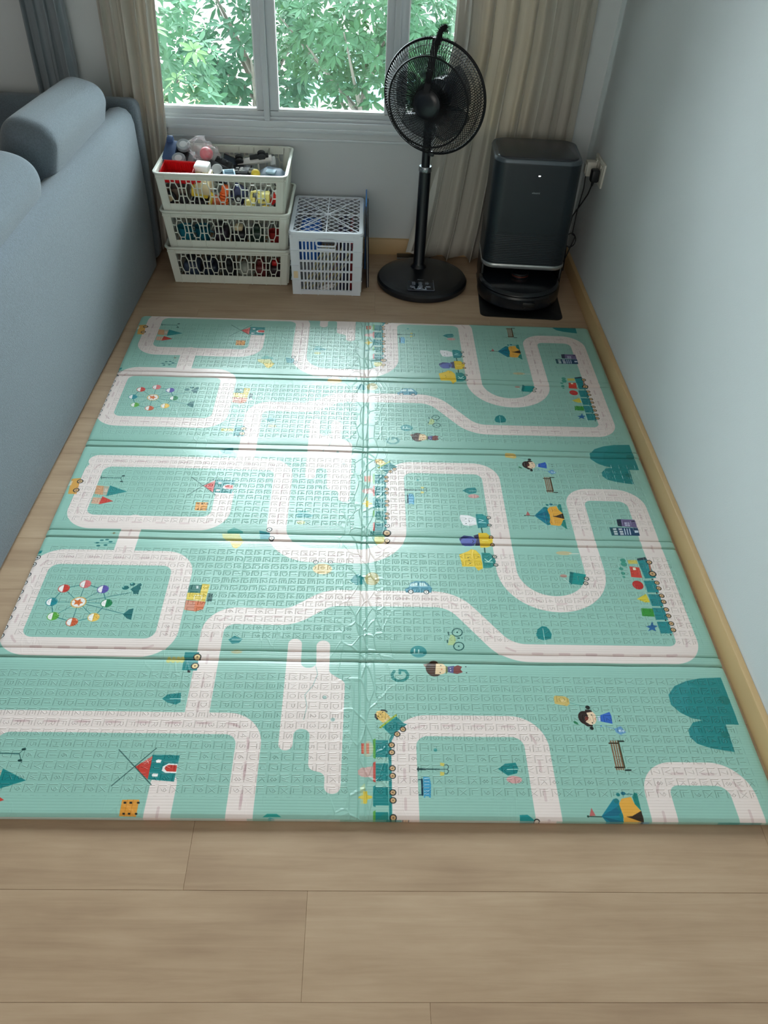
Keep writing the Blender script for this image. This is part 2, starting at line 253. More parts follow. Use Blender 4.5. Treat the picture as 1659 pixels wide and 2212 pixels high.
ART=[
('P',(22,128,128),1.0,[(-4619,1446),(-4018,1441),(-4030,807),(-4589,856)]),
('P',(200,60,48),1.0,[(-4936,1141),(-4603,1417),(-4599,856)]),
('P',(240,236,234),1.0,[(-4514,1304),(-4468,1333),(-4390,1322),(-4401,1248),(-4487,1247)]),
('P',(240,236,234),1.0,[(-4532,967),(-4503,1000),(-4401,990),(-4402,918),(-4511,917)]),
('P',(240,236,234),1.0,[(-4221,1239),(-4027,1230),(-4016,1006),(-4255,1014),(-4340,1063),(-4334,1164)]),
('P',(200,60,48),1.0,[(-4205,1205),(-4031,1196),(-4027,1039),(-4226,1048),(-4288,1109),(-4270,1176)]),
('L',(50,90,85),1.0,22,[(-5372,1564),(-4499,732)]),
('L',(50,90,85),1.0,22,[(-4559,1609),(-5328,696)]),
('L',(240,236,234),1.0,7,[(-4781,1244),(-4607,1388)]),
('L',(240,236,234),1.0,7,[(-4749,1216),(-4599,1348)]),
('L',(240,236,234),1.0,7,[(-4726,1347),(-4652,1234)]),
('P',(222,150,60),1.0,[(-5029,385),(-4673,388),(-4666,21),(-5014,28)]),
('L',(190,120,40),1.0,10,[(-4917,386),(-4913,29)]),
('L',(190,120,40),1.0,10,[(-4795,387),(-4793,30)]),
('P',(25,28,28),1.0,[(-4989,338),(-4935,339),(-4926,297),(-4979,296)]),
('P',(25,28,28),1.0,[(-4867,339),(-4814,340),(-4804,298),(-4858,297)]),
('P',(25,28,28),1.0,[(-4711,341),(-4658,341),(-4649,299),(-4702,299)]),
('P',(25,28,28),1.0,[(-4957,95),(-4909,95),(-4901,60),(-4949,59)]),
('P',(25,28,28),1.0,[(-4846,96),(-4798,96),(-4790,61),(-4838,60)]),
('P',(25,28,28),1.0,[(-4702,97),(-4654,98),(-4646,62),(-4694,61)]),
('L',(12,100,100),1.0,22,[(-8114,10907),(-7512,10897)]),
('L',(15,60,55),1.0,30,[(-8056,10904),(-7959,10907)]),
('L',(15,60,55),1.0,16,[(-8102,10975),(-8064,10822)]),
('L',(15,60,55),1.0,14,[(-8056,10904),(-7508,10904)]),
('E',(15,60,55),1.0,-7445,11007,50,30),
('E',(15,60,55),1.0,-7440,10734,50,30),
('L',(15,60,55),1.0,12,[(-7508,10904),(-7425,11045)]),
('L',(15,60,55),1.0,12,[(-7508,10904),(-7388,10682)]),
('P',(205,150,110),1.0,[(-8132,10524),(-7910,10502),(-7843,10083),(-8106,10132)]),
('P',(240,236,234),0.8,[(-7862,10386),(-7766,10375),(-7755,10215),(-7845,10241)]),
('P',(205,150,120),0.5,[(-7910,10502),(-7747,10493),(-7720,10073),(-7856,10097)]),
('P',(210,165,140),1.0,[(-8103,9974),(-7857,9954),(-7842,9672),(-8095,9692)]),
('P',(22,128,128),1.0,[(-7736,10536),(-7161,10263),(-7728,10035)]),
('P',(200,60,48),1.0,[(-7837,10023),(-7467,9812),(-7856,9655)]),
('P',(222,150,60),0.85,[(-8962,10808),(-8689,10848),(-8669,10565),(-8628,10100),(-8880,10107)]),
('P',(240,236,234),0.6,[(-8971,10704),(-8896,10706),(-8896,10499),(-8989,10496)]),
('E',(25,28,28),1.0,-8675,10693,95,95),
('E',(205,165,120),1.0,-8675,10693,68,68),
('E',(120,85,60),1.0,-8675,10693,21,21),
('E',(25,28,28),1.0,-8682,10281,95,95),
('E',(205,165,120),1.0,-8682,10281,68,68),
('E',(120,85,60),1.0,-8682,10281,21,21),
('L',(12,100,100),1.0,16,[(-7571,8040),(-6995,8036)]),
('E',(12,100,100),1.0,-7485,8042,55,32),
('E',(12,100,100),1.0,-7249,8183,55,32),
('E',(12,100,100),1.0,-7390,8154,55,32),
('E',(12,100,100),1.0,-7429,7926,55,32),
('E',(12,100,100),1.0,-7237,7956,55,32),
('E',(12,100,100),1.0,-7132,8098,55,32),
('E',(120,120,90),1.0,-7118,8443,40,40),
('L',(120,120,90),1.0,10,[(-7215,8440),(-6985,8439)]),
('P',(22,128,128),1.0,[(-8995,7698),(-8900,7701),(-8905,7591),(-9007,7589)]),
('E',(25,28,28),1.0,-8961,7439,90,85),
('E',(240,236,234),1.0,-8961,7439,68,65),
('E',(25,28,28),1.0,-8961,7439,30,30),
('E',(25,28,28),1.0,-8993,7177,90,85),
('E',(240,236,234),1.0,-8993,7177,68,65),
('E',(25,28,28),1.0,-8993,7177,30,30),
('E',(25,28,28),1.0,-9014,6796,90,85),
('E',(240,236,234),1.0,-9014,6796,68,65),
('E',(25,28,28),1.0,-9014,6796,30,30),
('E',(25,28,28),1.0,-9021,6506,90,85),
('E',(240,236,234),1.0,-9021,6506,68,65),
('E',(25,28,28),1.0,-9021,6506,30,30),
('E',(25,28,28),1.0,-9019,6183,90,85),
('E',(240,236,234),1.0,-9019,6183,68,65),
('E',(25,28,28),1.0,-9019,6183,30,30),
('E',(25,28,28),1.0,-9026,5929,90,85),
('E',(240,236,234),1.0,-9026,5929,68,65),
('E',(25,28,28),1.0,-9026,5929,30,30),
('E',(25,28,28),1.0,-9023,5595,90,85),
('E',(240,236,234),1.0,-9023,5595,68,65),
('E',(25,28,28),1.0,-9023,5595,30,30),
('E',(25,28,28),1.0,-9024,5300,90,85),
('E',(240,236,234),1.0,-9024,5300,68,65),
('E',(25,28,28),1.0,-9024,5300,30,30),
('E',(25,28,28),1.0,-9021,4981,90,85),
('E',(240,236,234),1.0,-9021,4981,68,65),
('E',(25,28,28),1.0,-9021,4981,30,30),
('E',(25,28,28),1.0,-9023,4713,90,85),
('E',(240,236,234),1.0,-9023,4713,68,65),
('E',(25,28,28),1.0,-9023,4713,30,30),
('L',(40,120,120),1.0,22,[(-7925,6317),(-7408,6485)]),
('L',(40,110,110),1.0,14,[(-7413,5840),(-7925,6317)]),
('L',(40,120,120),1.0,22,[(-7408,6485),(-6901,6306)]),
('L',(40,110,110),1.0,14,[(-7413,5840),(-7408,6485)]),
('L',(40,120,120),1.0,22,[(-6901,6306),(-6691,5822)]),
('L',(40,110,110),1.0,14,[(-7413,5840),(-6901,6306)]),
('L',(40,120,120),1.0,22,[(-6691,5822),(-6899,5345)]),
('L',(40,110,110),1.0,14,[(-7413,5840),(-6691,5822)]),
('L',(40,120,120),1.0,22,[(-6899,5345),(-7398,5173)]),
('L',(40,110,110),1.0,14,[(-7413,5840),(-6899,5345)]),
('L',(40,120,120),1.0,22,[(-7398,5173),(-7927,5356)]),
('L',(40,110,110),1.0,14,[(-7413,5840),(-7398,5173)]),
('L',(40,120,120),1.0,22,[(-7927,5356),(-8104,5839)]),
('L',(40,110,110),1.0,14,[(-7413,5840),(-7927,5356)]),
('L',(40,120,120),1.0,22,[(-8104,5839),(-7925,6317)]),
('L',(40,110,110),1.0,14,[(-7413,5840),(-8104,5839)]),
('L',(40,110,110),1.0,18,[(-7413,5840),(-6157,6200)]),
('L',(40,110,110),1.0,18,[(-7413,5840),(-6115,5455)]),
('L',(60,140,140),1.0,10,[(-7413,5840),(-6845,5819)]),
('E',(200,60,48),1.0,-7925,6317,150,140),
('E',(240,236,234),1.0,-7925,6317,132,122),
('P',(200,60,48),1.0,[(-7951,6462),(-7868,6438),(-7787,6345),(-7780,6256),(-7834,6191),(-7928,6174)]),
('E',(215,110,110),1.0,-7408,6485,150,140),
('E',(240,236,234),1.0,-7408,6485,132,122),
('P',(215,110,110),1.0,[(-7432,6631),(-7348,6607),(-7268,6513),(-7263,6423),(-7319,6356),(-7413,6339)]),
('E',(90,80,160),1.0,-6901,6306,150,140),
('E',(240,236,234),1.0,-6901,6306,132,122),
('P',(90,80,160),1.0,[(-6922,6451),(-6839,6428),(-6762,6335),(-6758,6245),(-6815,6180),(-6909,6163)]),
('E',(20,125,75),1.0,-6691,5822,150,140),
('E',(240,236,234),1.0,-6691,5822,132,122),
('P',(20,125,75),1.0,[(-6711,5962),(-6630,5939),(-6554,5849),(-6551,5763),(-6607,5700),(-6700,5683)]),
('E',(232,185,80),1.0,-6899,5345,150,140),
('E',(240,236,234),1.0,-6899,5345,132,122),
('P',(232,185,80),1.0,[(-6919,5480),(-6839,5458),(-6764,5371),(-6761,5288),(-6816,5227),(-6907,5211)]),
('E',(205,90,50),1.0,-7398,5173,150,140),
('E',(240,236,234),1.0,-7398,5173,132,122),
('P',(205,90,50),1.0,[(-7420,5306),(-7341,5285),(-7265,5199),(-7260,5117),(-7313,5056),(-7403,5041)]),
('E',(90,165,60),1.0,-7927,5356,150,140),
('E',(240,236,234),1.0,-7927,5356,132,122),
('P',(90,165,60),1.0,[(-7952,5491),(-7872,5469),(-7793,5382),(-7787,5299),(-7839,5238),(-7929,5222)]),
('E',(20,130,140),1.0,-8104,5839,150,140),
('E',(240,236,234),1.0,-8104,5839,132,122),
('P',(20,130,140),1.0,[(-8131,5978),(-8049,5956),(-7969,5866),(-7962,5780),(-8015,5716),(-8106,5700)]),
('E',(220,170,90),1.0,-7413,5840,200,190),
('E',(240,236,234),1.0,-7413,5840,170,160),
('P',(215,110,50),1.0,[(-7561,5947),(-7455,5901),(-7392,5961),(-7367,5870),(-7287,5823),(-7358,5793),(-7368,5711),(-7433,5782),(-7516,5756),(-7495,5838)]),
('E',(12,100,100),1.0,-6323,6370,90,72),
('E',(12,100,100),1.0,-6168,6499,70,56),
('E',(12,100,100),1.0,-6008,6352,90,72),
('E',(12,100,100),1.0,-6030,6203,60,48),
('E',(12,100,100),1.0,-5980,6478,60,48),
('E',(150,210,200),1.0,-6384,6393,22,22),
('E',(150,210,200),1.0,-6192,6524,22,22),
('E',(150,210,200),1.0,-6062,6351,22,22),
('E',(150,210,200),1.0,-5995,6378,22,22),
('E',(150,210,200),1.0,-6124,6300,22,22),
('P',(12,100,100),1.0,[(-6184,6323),(-5959,6555),(-5945,6404),(-5945,6146),(-6066,6202)]),
('P',(12,100,100),1.0,[(-6186,5454),(-6064,5621),(-5955,5662),(-5933,5273),(-6048,5317)]),
('P',(30,105,95),1.0,[(-4656,6510),(-4324,6518),(-4333,6227),(-4664,6234)]),
('P',(240,236,234),0.8,[(-4486,6489),(-4412,6490),(-4394,6380),(-4468,6378)]),
('P',(228,190,60),0.9,[(-4330,6558),(-4124,6548),(-4158,5927),(-4659,5989),(-4664,6234),(-4333,6227)]),
('P',(215,100,55),0.9,[(-4662,5964),(-4140,5927),(-4171,5662),(-4357,5587),(-4653,5642)]),
('P',(200,150,140),0.6,[(-4658,5940),(-4409,5907),(-4398,5619),(-4648,5652)]),
('P',(20,80,75),1.0,[(-4132,6232),(-3993,6215),(-3988,5931),(-4124,5942)]),
('L',(240,236,234),1.0,16,[(-4466,6140),(-4264,6135),(-4274,5973),(-4460,5993),(-4466,6140)]),
('P',(22,128,128),1.0,[(-4390,4268),(-4046,4274),(-4014,3723),(-4375,3731)]),
('E',(25,28,28),1.0,-4069,4130,98,98),
('E',(235,205,150),1.0,-4069,4130,71,71),
('E',(120,85,60),1.0,-4069,4130,22,22),
('E',(25,28,28),1.0,-4082,3861,98,98),
('E',(235,205,150),1.0,-4082,3861,71,71),
('E',(120,85,60),1.0,-4082,3861,22,22),
('P',(25,28,28),1.0,[(-4241,3733),(-4173,3734),(-4162,3665),(-4229,3664)]),
('E',(228,190,60),0.55,-4747,4032,60,90),
('E',(228,190,60),0.55,-4633,4034,60,90),
('E',(228,190,60),0.55,-4520,4037,60,90),
('E',(228,190,60),0.55,-4418,4038,60,90),
('P',(22,128,128),1.0,[(-4688,2914),(-4586,3033),(-4283,3083),(-4248,2823),(-4345,2757),(-4543,2806)]),
('L',(190,225,215),1.0,16,[(-4510,2916),(-4238,2920)]),
('P',(22,128,128),1.0,[(-3380,4676),(-3251,4805),(-3033,4705),(-3106,4584),(-3277,4552)]),
('L',(190,225,215),1.0,16,[(-3294,4685),(-3060,4689)]),
('P',(22,128,128),1.0,[(4444,5024),(4511,5149),(4619,5217),(4795,5205),(4844,5032),(4779,4873),(4615,4821),(4467,4867)]),
('L',(190,225,215),1.0,16,[(4648,5152),(4633,4695)]),
('P',(22,128,128),1.0,[(4437,4955),(4494,5168),(4632,5282),(4750,5266),(4844,5023),(4804,4872),(4609,4839)]),
('L',(190,225,215),1.0,16,[(4643,5202),(4626,4708)]),
('P',(22,128,128),1.0,[(-370,6766),(-278,6950),(-146,7031),(-11,6904),(-9,6671),(-197,6600)]),
('L',(190,225,215),1.0,16,[(-164,6926),(-140,6566)]),
('P',(22,128,128),1.0,[(3008,1184),(3175,1314),(3415,1343),(3462,1196),(3414,1086),(3206,1029)]),
('L',(190,225,215),1.0,16,[(3208,1175),(3444,1185)]),
('E',(232,150,150),0.75,3333,933,170,90),
('E',(222,150,60),0.35,-3130,4313,140,70),
('E',(222,150,60),0.45,218,6857,200,240),
('L',(90,150,145),0.5,16,[(-1171,3954),(-1100,3676),(-1194,3332),(-1373,3063),(-1298,2738),(-1357,2388)]),
('E',(90,150,145),0.5,-900,3004,50,50),
('E',(90,150,145),0.5,-684,2398,50,50),
('E',(60,145,145),1.0,1383,4395,205,185),
('L',(200,230,225),1.0,32,[(1242,4360),(1488,4364)]),
('L',(200,230,225),1.0,32,[(1285,4479),(1280,4361)]),
('L',(200,230,225),1.0,32,[(1390,4457),(1386,4363)]),
('L',(15,125,118),1.0,68,[(762,3794),(706,3693),(731,3578),(824,3514),(973,3517),(1077,3601),(1094,3700),(1036,3807),(900,3830),(897,3730)]),
('P',(130,100,85),1.0,[(1478,4014),(1680,4072),(1682,3917),(1599,3808)]),
('E',(60,35,20),1.0,1746,3884,205,235),
('P',(70,35,15),1.0,[(1679,4065),(1814,4102),(1792,3731),(1660,3709),(1591,3754)]),
('E',(232,200,160),1.0,1917,3887,125,170),
('P',(232,200,160),1.0,[(1800,4054),(1934,4063),(1911,3713),(1759,3717)]),
('E',(25,28,28),1.0,1915,3981,14,14),
('E',(25,28,28),1.0,1887,3766,14,14),
('E',(205,100,70),1.0,1930,3867,18,18),
('P',(75,75,125),1.0,[(2081,3950),(2249,3987),(2242,3745),(2075,3783)]),
('P',(115,45,40),1.0,[(2236,3953),(2340,4009),(2440,3957),(2395,3875),(2443,3789),(2307,3733),(2209,3752)]),
('E',(240,236,234),1.0,2143,3898,15,15),
('E',(240,236,234),1.0,2150,3831,15,15),
('E',(25,28,28),1.0,2533,3962,16,16),
('E',(25,28,28),1.0,2535,3777,16,16),
('P',(100,110,60),1.0,[(2039,3977),(2081,3950),(2075,3789),(2021,3722)]),
('P',(190,200,120),0.65,[(2128,4616),(2219,4949),(2323,4951),(2355,4778),(2286,4619)]),
('L',(15,75,70),1.0,26,[(2535,5028),(2512,4963),(2460,4915),(2393,4897),(2328,4913),(2284,4959),(2271,5022),(2293,5087),(2345,5136),(2413,5155),(2478,5139),(2523,5092),(2535,5028)]),
('E',(15,75,70),1.0,2403,5025,22,22),
('L',(15,75,70),1.0,26,[(2538,4588),(2516,4526),(2464,4479),(2398,4462),(2335,4477),(2290,4522),(2278,4584),(2300,4646),(2351,4693),(2418,4711),(2482,4696),(2526,4651),(2538,4588)]),
('E',(15,75,70),1.0,2408,4586,22,22),
('P',(15,75,70),1.0,[(2151,5038),(2191,5038),(2195,4934),(2166,4926)]),
('P',(15,75,70),1.0,[(2116,4780),(2145,4781),(2150,4688),(2115,4684)]),
('E',(15,75,70),1.0,2426,4840,32,22),
('P',(15,75,70),1.0,[(2505,4874),(2523,4875),(2518,4824),(2501,4824)]),
('P',(70,140,160),1.0,[(1102,6494),(1218,6573),(1261,6727),(1396,6793),(1663,6789),(1771,6663),(1840,6536),(1812,6384),(1136,6368)]),
('P',(200,225,225),1.0,[(1279,6702),(1451,6742),(1446,6604),(1237,6599)]),
('P',(200,225,225),1.0,[(1509,6744),(1641,6737),(1730,6610),(1502,6605)]),
('E',(25,28,28),1.0,1261,6401,78,78),
('E',(240,236,234),1.0,1261,6401,56,56),
('E',(120,85,60),1.0,1261,6401,17,17),
('E',(25,28,28),1.0,1678,6396,78,78),
('E',(240,236,234),1.0,1678,6396,56,56),
('E',(120,85,60),1.0,1678,6396,17,17),
('E',(235,190,130),0.8,-1146,7191,265,200),
('E',(25,28,28),1.0,-1343,7443,72,72),
('E',(240,236,234),1.0,-1343,7443,52,52),
('E',(120,85,60),1.0,-1343,7443,16,16),
('E',(25,28,28),1.0,-937,7454,72,72),
('E',(240,236,234),1.0,-937,7454,52,52),
('E',(120,85,60),1.0,-937,7454,16,16),
('L',(90,100,60),1.0,15,[(-1116,6955),(-890,7029)]),
('P',(228,190,60),0.9,[(-3829,8241),(-3414,8253),(-3501,8034),(-3599,7924),(-3700,7974)]),
('P',(228,190,60),0.55,[(-4074,8510),(-3601,8537),(-3452,8252),(-3825,8214),(-4032,8345)]),
('P',(40,140,130),0.8,[(-3941,8653),(-3766,8784),(-3498,8638),(-3491,8582),(-3929,8569)]),
('P',(30,135,145),0.85,[(-3032,8679),(-2727,8604),(-2682,8328),(-2966,8320)]),
('E',(25,28,28),1.0,-2748,8724,85,85),
('E',(240,236,234),1.0,-2748,8724,61,61),
('E',(120,85,60),1.0,-2748,8724,19,19),
('E',(25,28,28),1.0,-2647,8362,85,85),
('E',(240,236,234),1.0,-2647,8362,61,61),
('E',(120,85,60),1.0,-2647,8362,19,19),
('P',(60,150,155),0.8,[(-2048,9359),(-1912,9486),(-1515,9375),(-1591,9269),(-2000,9269)]),
('E',(230,215,130),0.6,-1863,9050,130,80),
('P',(45,165,150),1.0,[(580,2385),(776,2493),(952,2316),(651,2004),(449,2228)]),
('P',(22,128,128),1.0,[(475,2221),(789,2493),(953,2323),(1029,2302),(950,2227),(651,2004)]),
('L',(160,175,60),1.0,45,[(411,2205),(777,2538)]),
('P',(225,185,105),1.0,[(296,2546),(335,2638),(479,2671),(582,2566),(658,2461),(476,2324),(360,2427)]),
('P',(235,205,150),1.0,[(502,2399),(581,2475),(619,2431),(528,2355)]),
('L',(25,28,28),1.0,38,[(440,2667),(518,2663),(564,2629)]),
('L',(25,28,28),1.0,42,[(303,2546),(302,2479),(341,2427)]),
('E',(25,28,28),1.0,469,2609,13,13),
('E',(25,28,28),1.0,363,2502,13,13),
('E',(90,60,30),1.0,420,2551,12,12),
('P',(22,128,128),1.0,[(301,1870),(585,1874),(592,1445),(300,1441)]),
('P',(90,160,70),1.0,[(244,1884),(301,1920),(300,1400),(244,1427)]),
('P',(22,128,128),1.0,[(299,1290),(577,1294),(583,871),(298,869)]),
('P',(190,75,65),1.0,[(244,1303),(299,1338),(298,829),(244,855)]),
('P',(22,128,128),1.0,[(298,718),(569,721),(575,306),(297,304)]),
('P',(22,128,128),1.0,[(244,731),(298,764),(297,266),(243,291)]),
('P',(22,128,128),1.0,[(296,154),(561,157),(569,-88),(296,-90)]),
('P',(90,160,70),1.0,[(243,166),(296,198),(295,-126),(243,-103)]),
('P',(22,128,128),1.0,[(295,-365),(553,-363),(559,-723),(294,-725)]),
('P',(190,75,65),1.0,[(243,-354),(295,-324),(294,-759),(243,-737)]),
('L',(22,128,128),1.0,60,[(702,2019),(636,1874),(620,1466),(620,1260),(619,859),(613,471),(606,-268),(602,-848)]),
('E',(25,28,28),1.0,929,2164,74,74),
('E',(205,165,120),1.0,929,2164,53,53),
('E',(120,85,60),1.0,929,2164,16,16),
('E',(25,28,28),1.0,794,2035,74,74),
('E',(205,165,120),1.0,794,2035,53,53),
('E',(120,85,60),1.0,794,2035,16,16),
('E',(25,28,28),1.0,662,1753,74,74),
('E',(205,165,120),1.0,662,1753,53,53),
('E',(120,85,60),1.0,662,1753,16,16),
('E',(25,28,28),1.0,662,1566,74,74),
('E',(205,165,120),1.0,662,1566,53,53),
('E',(120,85,60),1.0,662,1566,16,16),
('E',(25,28,28),1.0,670,1172,74,74),
('E',(205,165,120),1.0,670,1172,53,53),
('E',(120,85,60),1.0,670,1172,16,16),
('E',(25,28,28),1.0,670,991,74,74),
('E',(205,165,120),1.0,670,991,53,53),
('E',(120,85,60),1.0,670,991,16,16),
('E',(25,28,28),1.0,669,599,74,74),
('E',(205,165,120),1.0,669,599,53,53),
('E',(120,85,60),1.0,669,599,16,16),
('E',(25,28,28),1.0,669,420,74,74),
('E',(205,165,120),1.0,669,420,53,53),
('E',(120,85,60),1.0,669,420,16,16),
('E',(25,28,28),1.0,667,41,74,74),
('E',(205,165,120),1.0,667,41,53,53),
('E',(120,85,60),1.0,667,41,16,16),
('E',(25,28,28),1.0,667,-135,74,74),
('E',(205,165,120),1.0,667,-135,53,53),
('E',(120,85,60),1.0,667,-135,16,16),
('E',(25,28,28),1.0,664,-468,74,74),
('E',(205,165,120),1.0,664,-468,53,53),
('E',(120,85,60),1.0,664,-468,16,16),
('P',(190,75,60),1.0,[(-23,1792),(45,1793),(45,1528),(-14,1528)]),
('P',(190,75,60),1.0,[(88,1793),(156,1794),(154,1530),(96,1529)]),
('P',(225,160,155),0.75,[(-87,1130),(-14,1185),(244,1215),(244,947),(-12,971),(-85,1037)]),
('P',(215,190,70),1.0,[(34,632),(118,632),(124,543),(226,512),(220,467),(125,441),(113,352),(36,352),(30,446),(-66,477),(-66,515),(29,535)]),
('P',(25,120,110),1.0,[(184,8761),(532,8794),(562,8611),(153,8600)]),
('P',(225,205,110),0.8,[(294,8536),(577,8544),(590,8319),(371,8224),(278,8355)]),
('P',(40,130,120),0.8,[(328,9470),(540,9621),(568,9167),(359,9208)]),
('E',(25,28,28),1.0,649,8694,125,125),
('E',(205,165,120),1.0,649,8694,90,90),
('E',(120,85,60),1.0,649,8694,28,28),
('E',(25,28,28),1.0,653,8366,85,85),
('E',(205,165,120),1.0,653,8366,61,61),
('E',(120,85,60),1.0,653,8366,19,19),
('E',(25,28,28),1.0,661,8990,80,80),
('E',(240,236,234),1.0,661,8990,58,58),
('E',(120,85,60),1.0,661,8990,18,18),
('P',(225,190,130),0.6,[(598,8342),(637,8343),(635,8187),(596,8186)]),
('E',(20,110,105),1.0,-2,9364,40,50),
('L',(20,110,105),1.0,18,[(-2,9364),(312,9373)]),
('P',(225,205,110),0.35,[(-33,10170),(65,10274),(117,9803),(-14,9799)]),
('E',(225,190,150),0.4,129,11105,120,200),
('E',(60,150,145),1.0,1643,11090,40,40),
('L',(20,60,60),1.0,26,[(1228,1157),(1704,1162)]),
('L',(20,60,60),1.0,14,[(1687,1162),(1887,1164)]),
('L',(20,60,60),1.0,46,[(1228,1157),(1381,1158)]),
('L',(20,60,60),1.0,20,[(1240,1208),(1236,1110)]),
('L',(20,60,60),1.0,14,[(1887,1164),(1912,1227),(1879,1281),(1828,1270)]),
('L',(20,60,60),1.0,14,[(1887,1164),(1903,1106),(1863,1051),(1813,1051)]),
('P',(228,190,60),0.7,[(1731,1324),(1830,1307),(1809,1233),(1726,1250)]),
('P',(228,190,60),0.7,[(1717,1104),(1816,1087),(1794,1014),(1711,1006)]),
('L',(15,60,80),1.0,40,[(1307,912),(1303,554)]),
('L',(15,60,80),1.0,22,[(1234,907),(1307,908)]),
('L',(15,60,80),1.0,22,[(1231,553),(1303,554)]),
('P',(60,150,190),1.0,[(1335,979),(1475,967),(1502,802),(1479,492),(1444,491),(1439,523),(1362,529),(1353,484),(1330,490)]),
('L',(200,225,230),1.0,12,[(1363,932),(1467,940)]),
('L',(200,225,230),1.0,12,[(1360,860),(1463,867)]),
('L',(200,225,230),1.0,12,[(1356,788),(1460,795)]),
('L',(200,225,230),1.0,12,[(1353,716),(1456,723)]),
('L',(200,225,230),1.0,12,[(1349,644),(1452,652)]),
('L',(200,225,230),1.0,12,[(1346,574),(1448,581)]),
('P',(238,234,236),1.0,[(2844,9523),(3097,9511),(3301,9399),(3299,9106),(3082,9042),(2900,9076),(2818,9364)]),
('E',(25,28,28),1.0,3003,9354,13,13),
('E',(25,28,28),1.0,2992,9150,20,13),
('L',(25,28,28),1.0,8,[(3077,9284),(3108,9256),(3084,9216)]),
('P',(30,130,135),1.0,[(3310,9567),(3556,9544),(3685,9371),(3646,9078),(3577,8990),(3324,8963)]),
('L',(190,235,235),1.0,22,[(3592,9378),(3377,9358),(3530,9298),(3362,9215),(3586,9192)]),
('E',(25,28,28),1.0,3663,9413,64,64),
('E',(190,190,180),1.0,3663,9413,46,46),
('E',(120,85,60),1.0,3663,9413,14,14),
('E',(25,28,28),1.0,3679,9098,64,64),
('E',(190,190,180),1.0,3679,9098,46,46),
('E',(120,85,60),1.0,3679,9098,14,14),
('L',(15,70,55),1.0,36,[(3427,8966),(3436,8767)]),
('P',(85,95,170),1.0,[(2733,8485),(2863,8638),(3096,8626),(3219,8554),(3226,8351),(3084,8219),(2878,8213),(2772,8320)]),
('P',(60,55,90),1.0,[(3163,8646),(3312,8707),(3318,8244),(3178,8258),(3236,8462)]),
('P',(45,55,110),1.0,[(2738,8541),(2890,8648),(3121,8617),(2855,8544),(2752,8393)]),
('L',(30,30,60),1.0,22,[(3119,8450),(3146,8395),(3108,8339)]),
('P',(222,185,40),1.0,[(3310,8754),(3553,8761),(3713,8550),(3673,8253),(3516,8167),(3322,8153)]),
('L',(245,225,130),1.0,22,[(3402,8439),(3570,8434)]),
('E',(25,28,28),1.0,3675,8601,64,64),
('E',(205,165,120),1.0,3675,8601,46,46),
('E',(120,85,60),1.0,3675,8601,14,14),
('E',(25,28,28),1.0,3679,8276,64,64),
('E',(205,165,120),1.0,3679,8276,46,46),
('E',(120,85,60),1.0,3679,8276,14,14),
('L',(15,70,55),1.0,36,[(3433,8138),(3425,7939)]),
('P',(228,190,50),1.0,[(2682,7848),(2962,7999),(3046,8082),(3170,8040),(3280,7864),(3309,7530),(3300,7322),(3167,7233),(3082,7386),(2731,7377),(2721,7550)]),
('E',(25,28,28),1.0,2926,7734,20,12),
('E',(25,28,28),1.0,2963,7518,20,12),
('E',(25,28,28),1.0,2942,7634,15,15),
('L',(150,110,30),1.0,8,[(2956,7652),(3133,7657)]),
('P',(30,130,125),1.0,[(3320,7945),(3554,7934),(3665,7785),(3696,7610),(3623,7417),(3529,7354),(3315,7340)]),
('L',(200,235,225),1.0,26,[(3384,7584),(3603,7573)]),
('L',(200,235,225),1.0,26,[(3485,7587),(3396,7699)]),
('L',(200,235,225),1.0,26,[(3485,7587),(3594,7713)]),
('E',(25,28,28),1.0,3685,7791,66,66),
('E',(190,190,180),1.0,3685,7791,48,48),
('E',(120,85,60),1.0,3685,7791,15,15),
('E',(25,28,28),1.0,3682,7467,66,66),
('E',(190,190,180),1.0,3682,7467,48,48),
('E',(120,85,60),1.0,3682,7467,15,15),
('P',(222,170,80),0.75,[(4563,3076),(4599,3133),(4839,3112),(4922,3050),(4922,2909),(4842,2837),(4560,2903)]),
('E',(240,215,160),0.6,4775,2985,60,40),
('L',(60,130,120),1.0,9,[(4927,2932),(5281,2828)]),
('E',(40,22,18),1.0,5208,2528,155,185),
('E',(20,25,22),1.0,5332,2814,55,55),
('E',(20,25,22),1.0,5311,2244,45,45),
('P',(40,22,18),1.0,[(5267,2758),(5384,2745),(5449,2669),(5319,2621),(5188,2362),(5353,2334),(5344,2289),(5214,2295),(5095,2420)]),
('P',(236,205,175),1.0,[(5269,2666),(5428,2699),(5476,2608),(5470,2456),(5412,2365),(5314,2333),(5199,2414),(5291,2514),(5287,2590)]),
('P',(110,35,20),1.0,[(5216,2566),(5297,2544),(5269,2468),(5192,2444)]),
('E',(25,28,28),1.0,5380,2606,16,16),
('E',(25,28,28),1.0,5358,2389,16,16),
('E',(220,110,90),1.0,5440,2498,14,14),
('P',(45,95,185),1.0,[(5587,2602),(5827,2697),(5848,2582),(5827,2370),(5558,2434)]),
('P',(190,210,230),1.0,[(5516,2578),(5579,2563),(5560,2442),(5500,2441)]),
('P',(25,28,28),1.0,[(6015,2589),(6039,2590),(6033,2562),(6009,2562)]),
('P',(25,28,28),1.0,[(6010,2478),(6029,2479),(6022,2448),(6003,2448)]),
('P',(90,140,195),0.8,[(5836,2236),(6004,2313),(6095,2143),(5965,2090),(5994,2047),(5860,2140)]),
('E',(190,215,235),1.0,5961,2186,35,35),
('E',(190,215,235),1.0,6036,2182,30,30),
('L',(90,140,195),1.0,10,[(5611,2315),(5854,2229)]),
('E',(70,130,200),1.0,5544,2307,18,18),
('P',(40,120,80),1.0,[(4910,2418),(4953,2433),(5010,2389),(5023,2332),(4975,2344),(4928,2373)]),
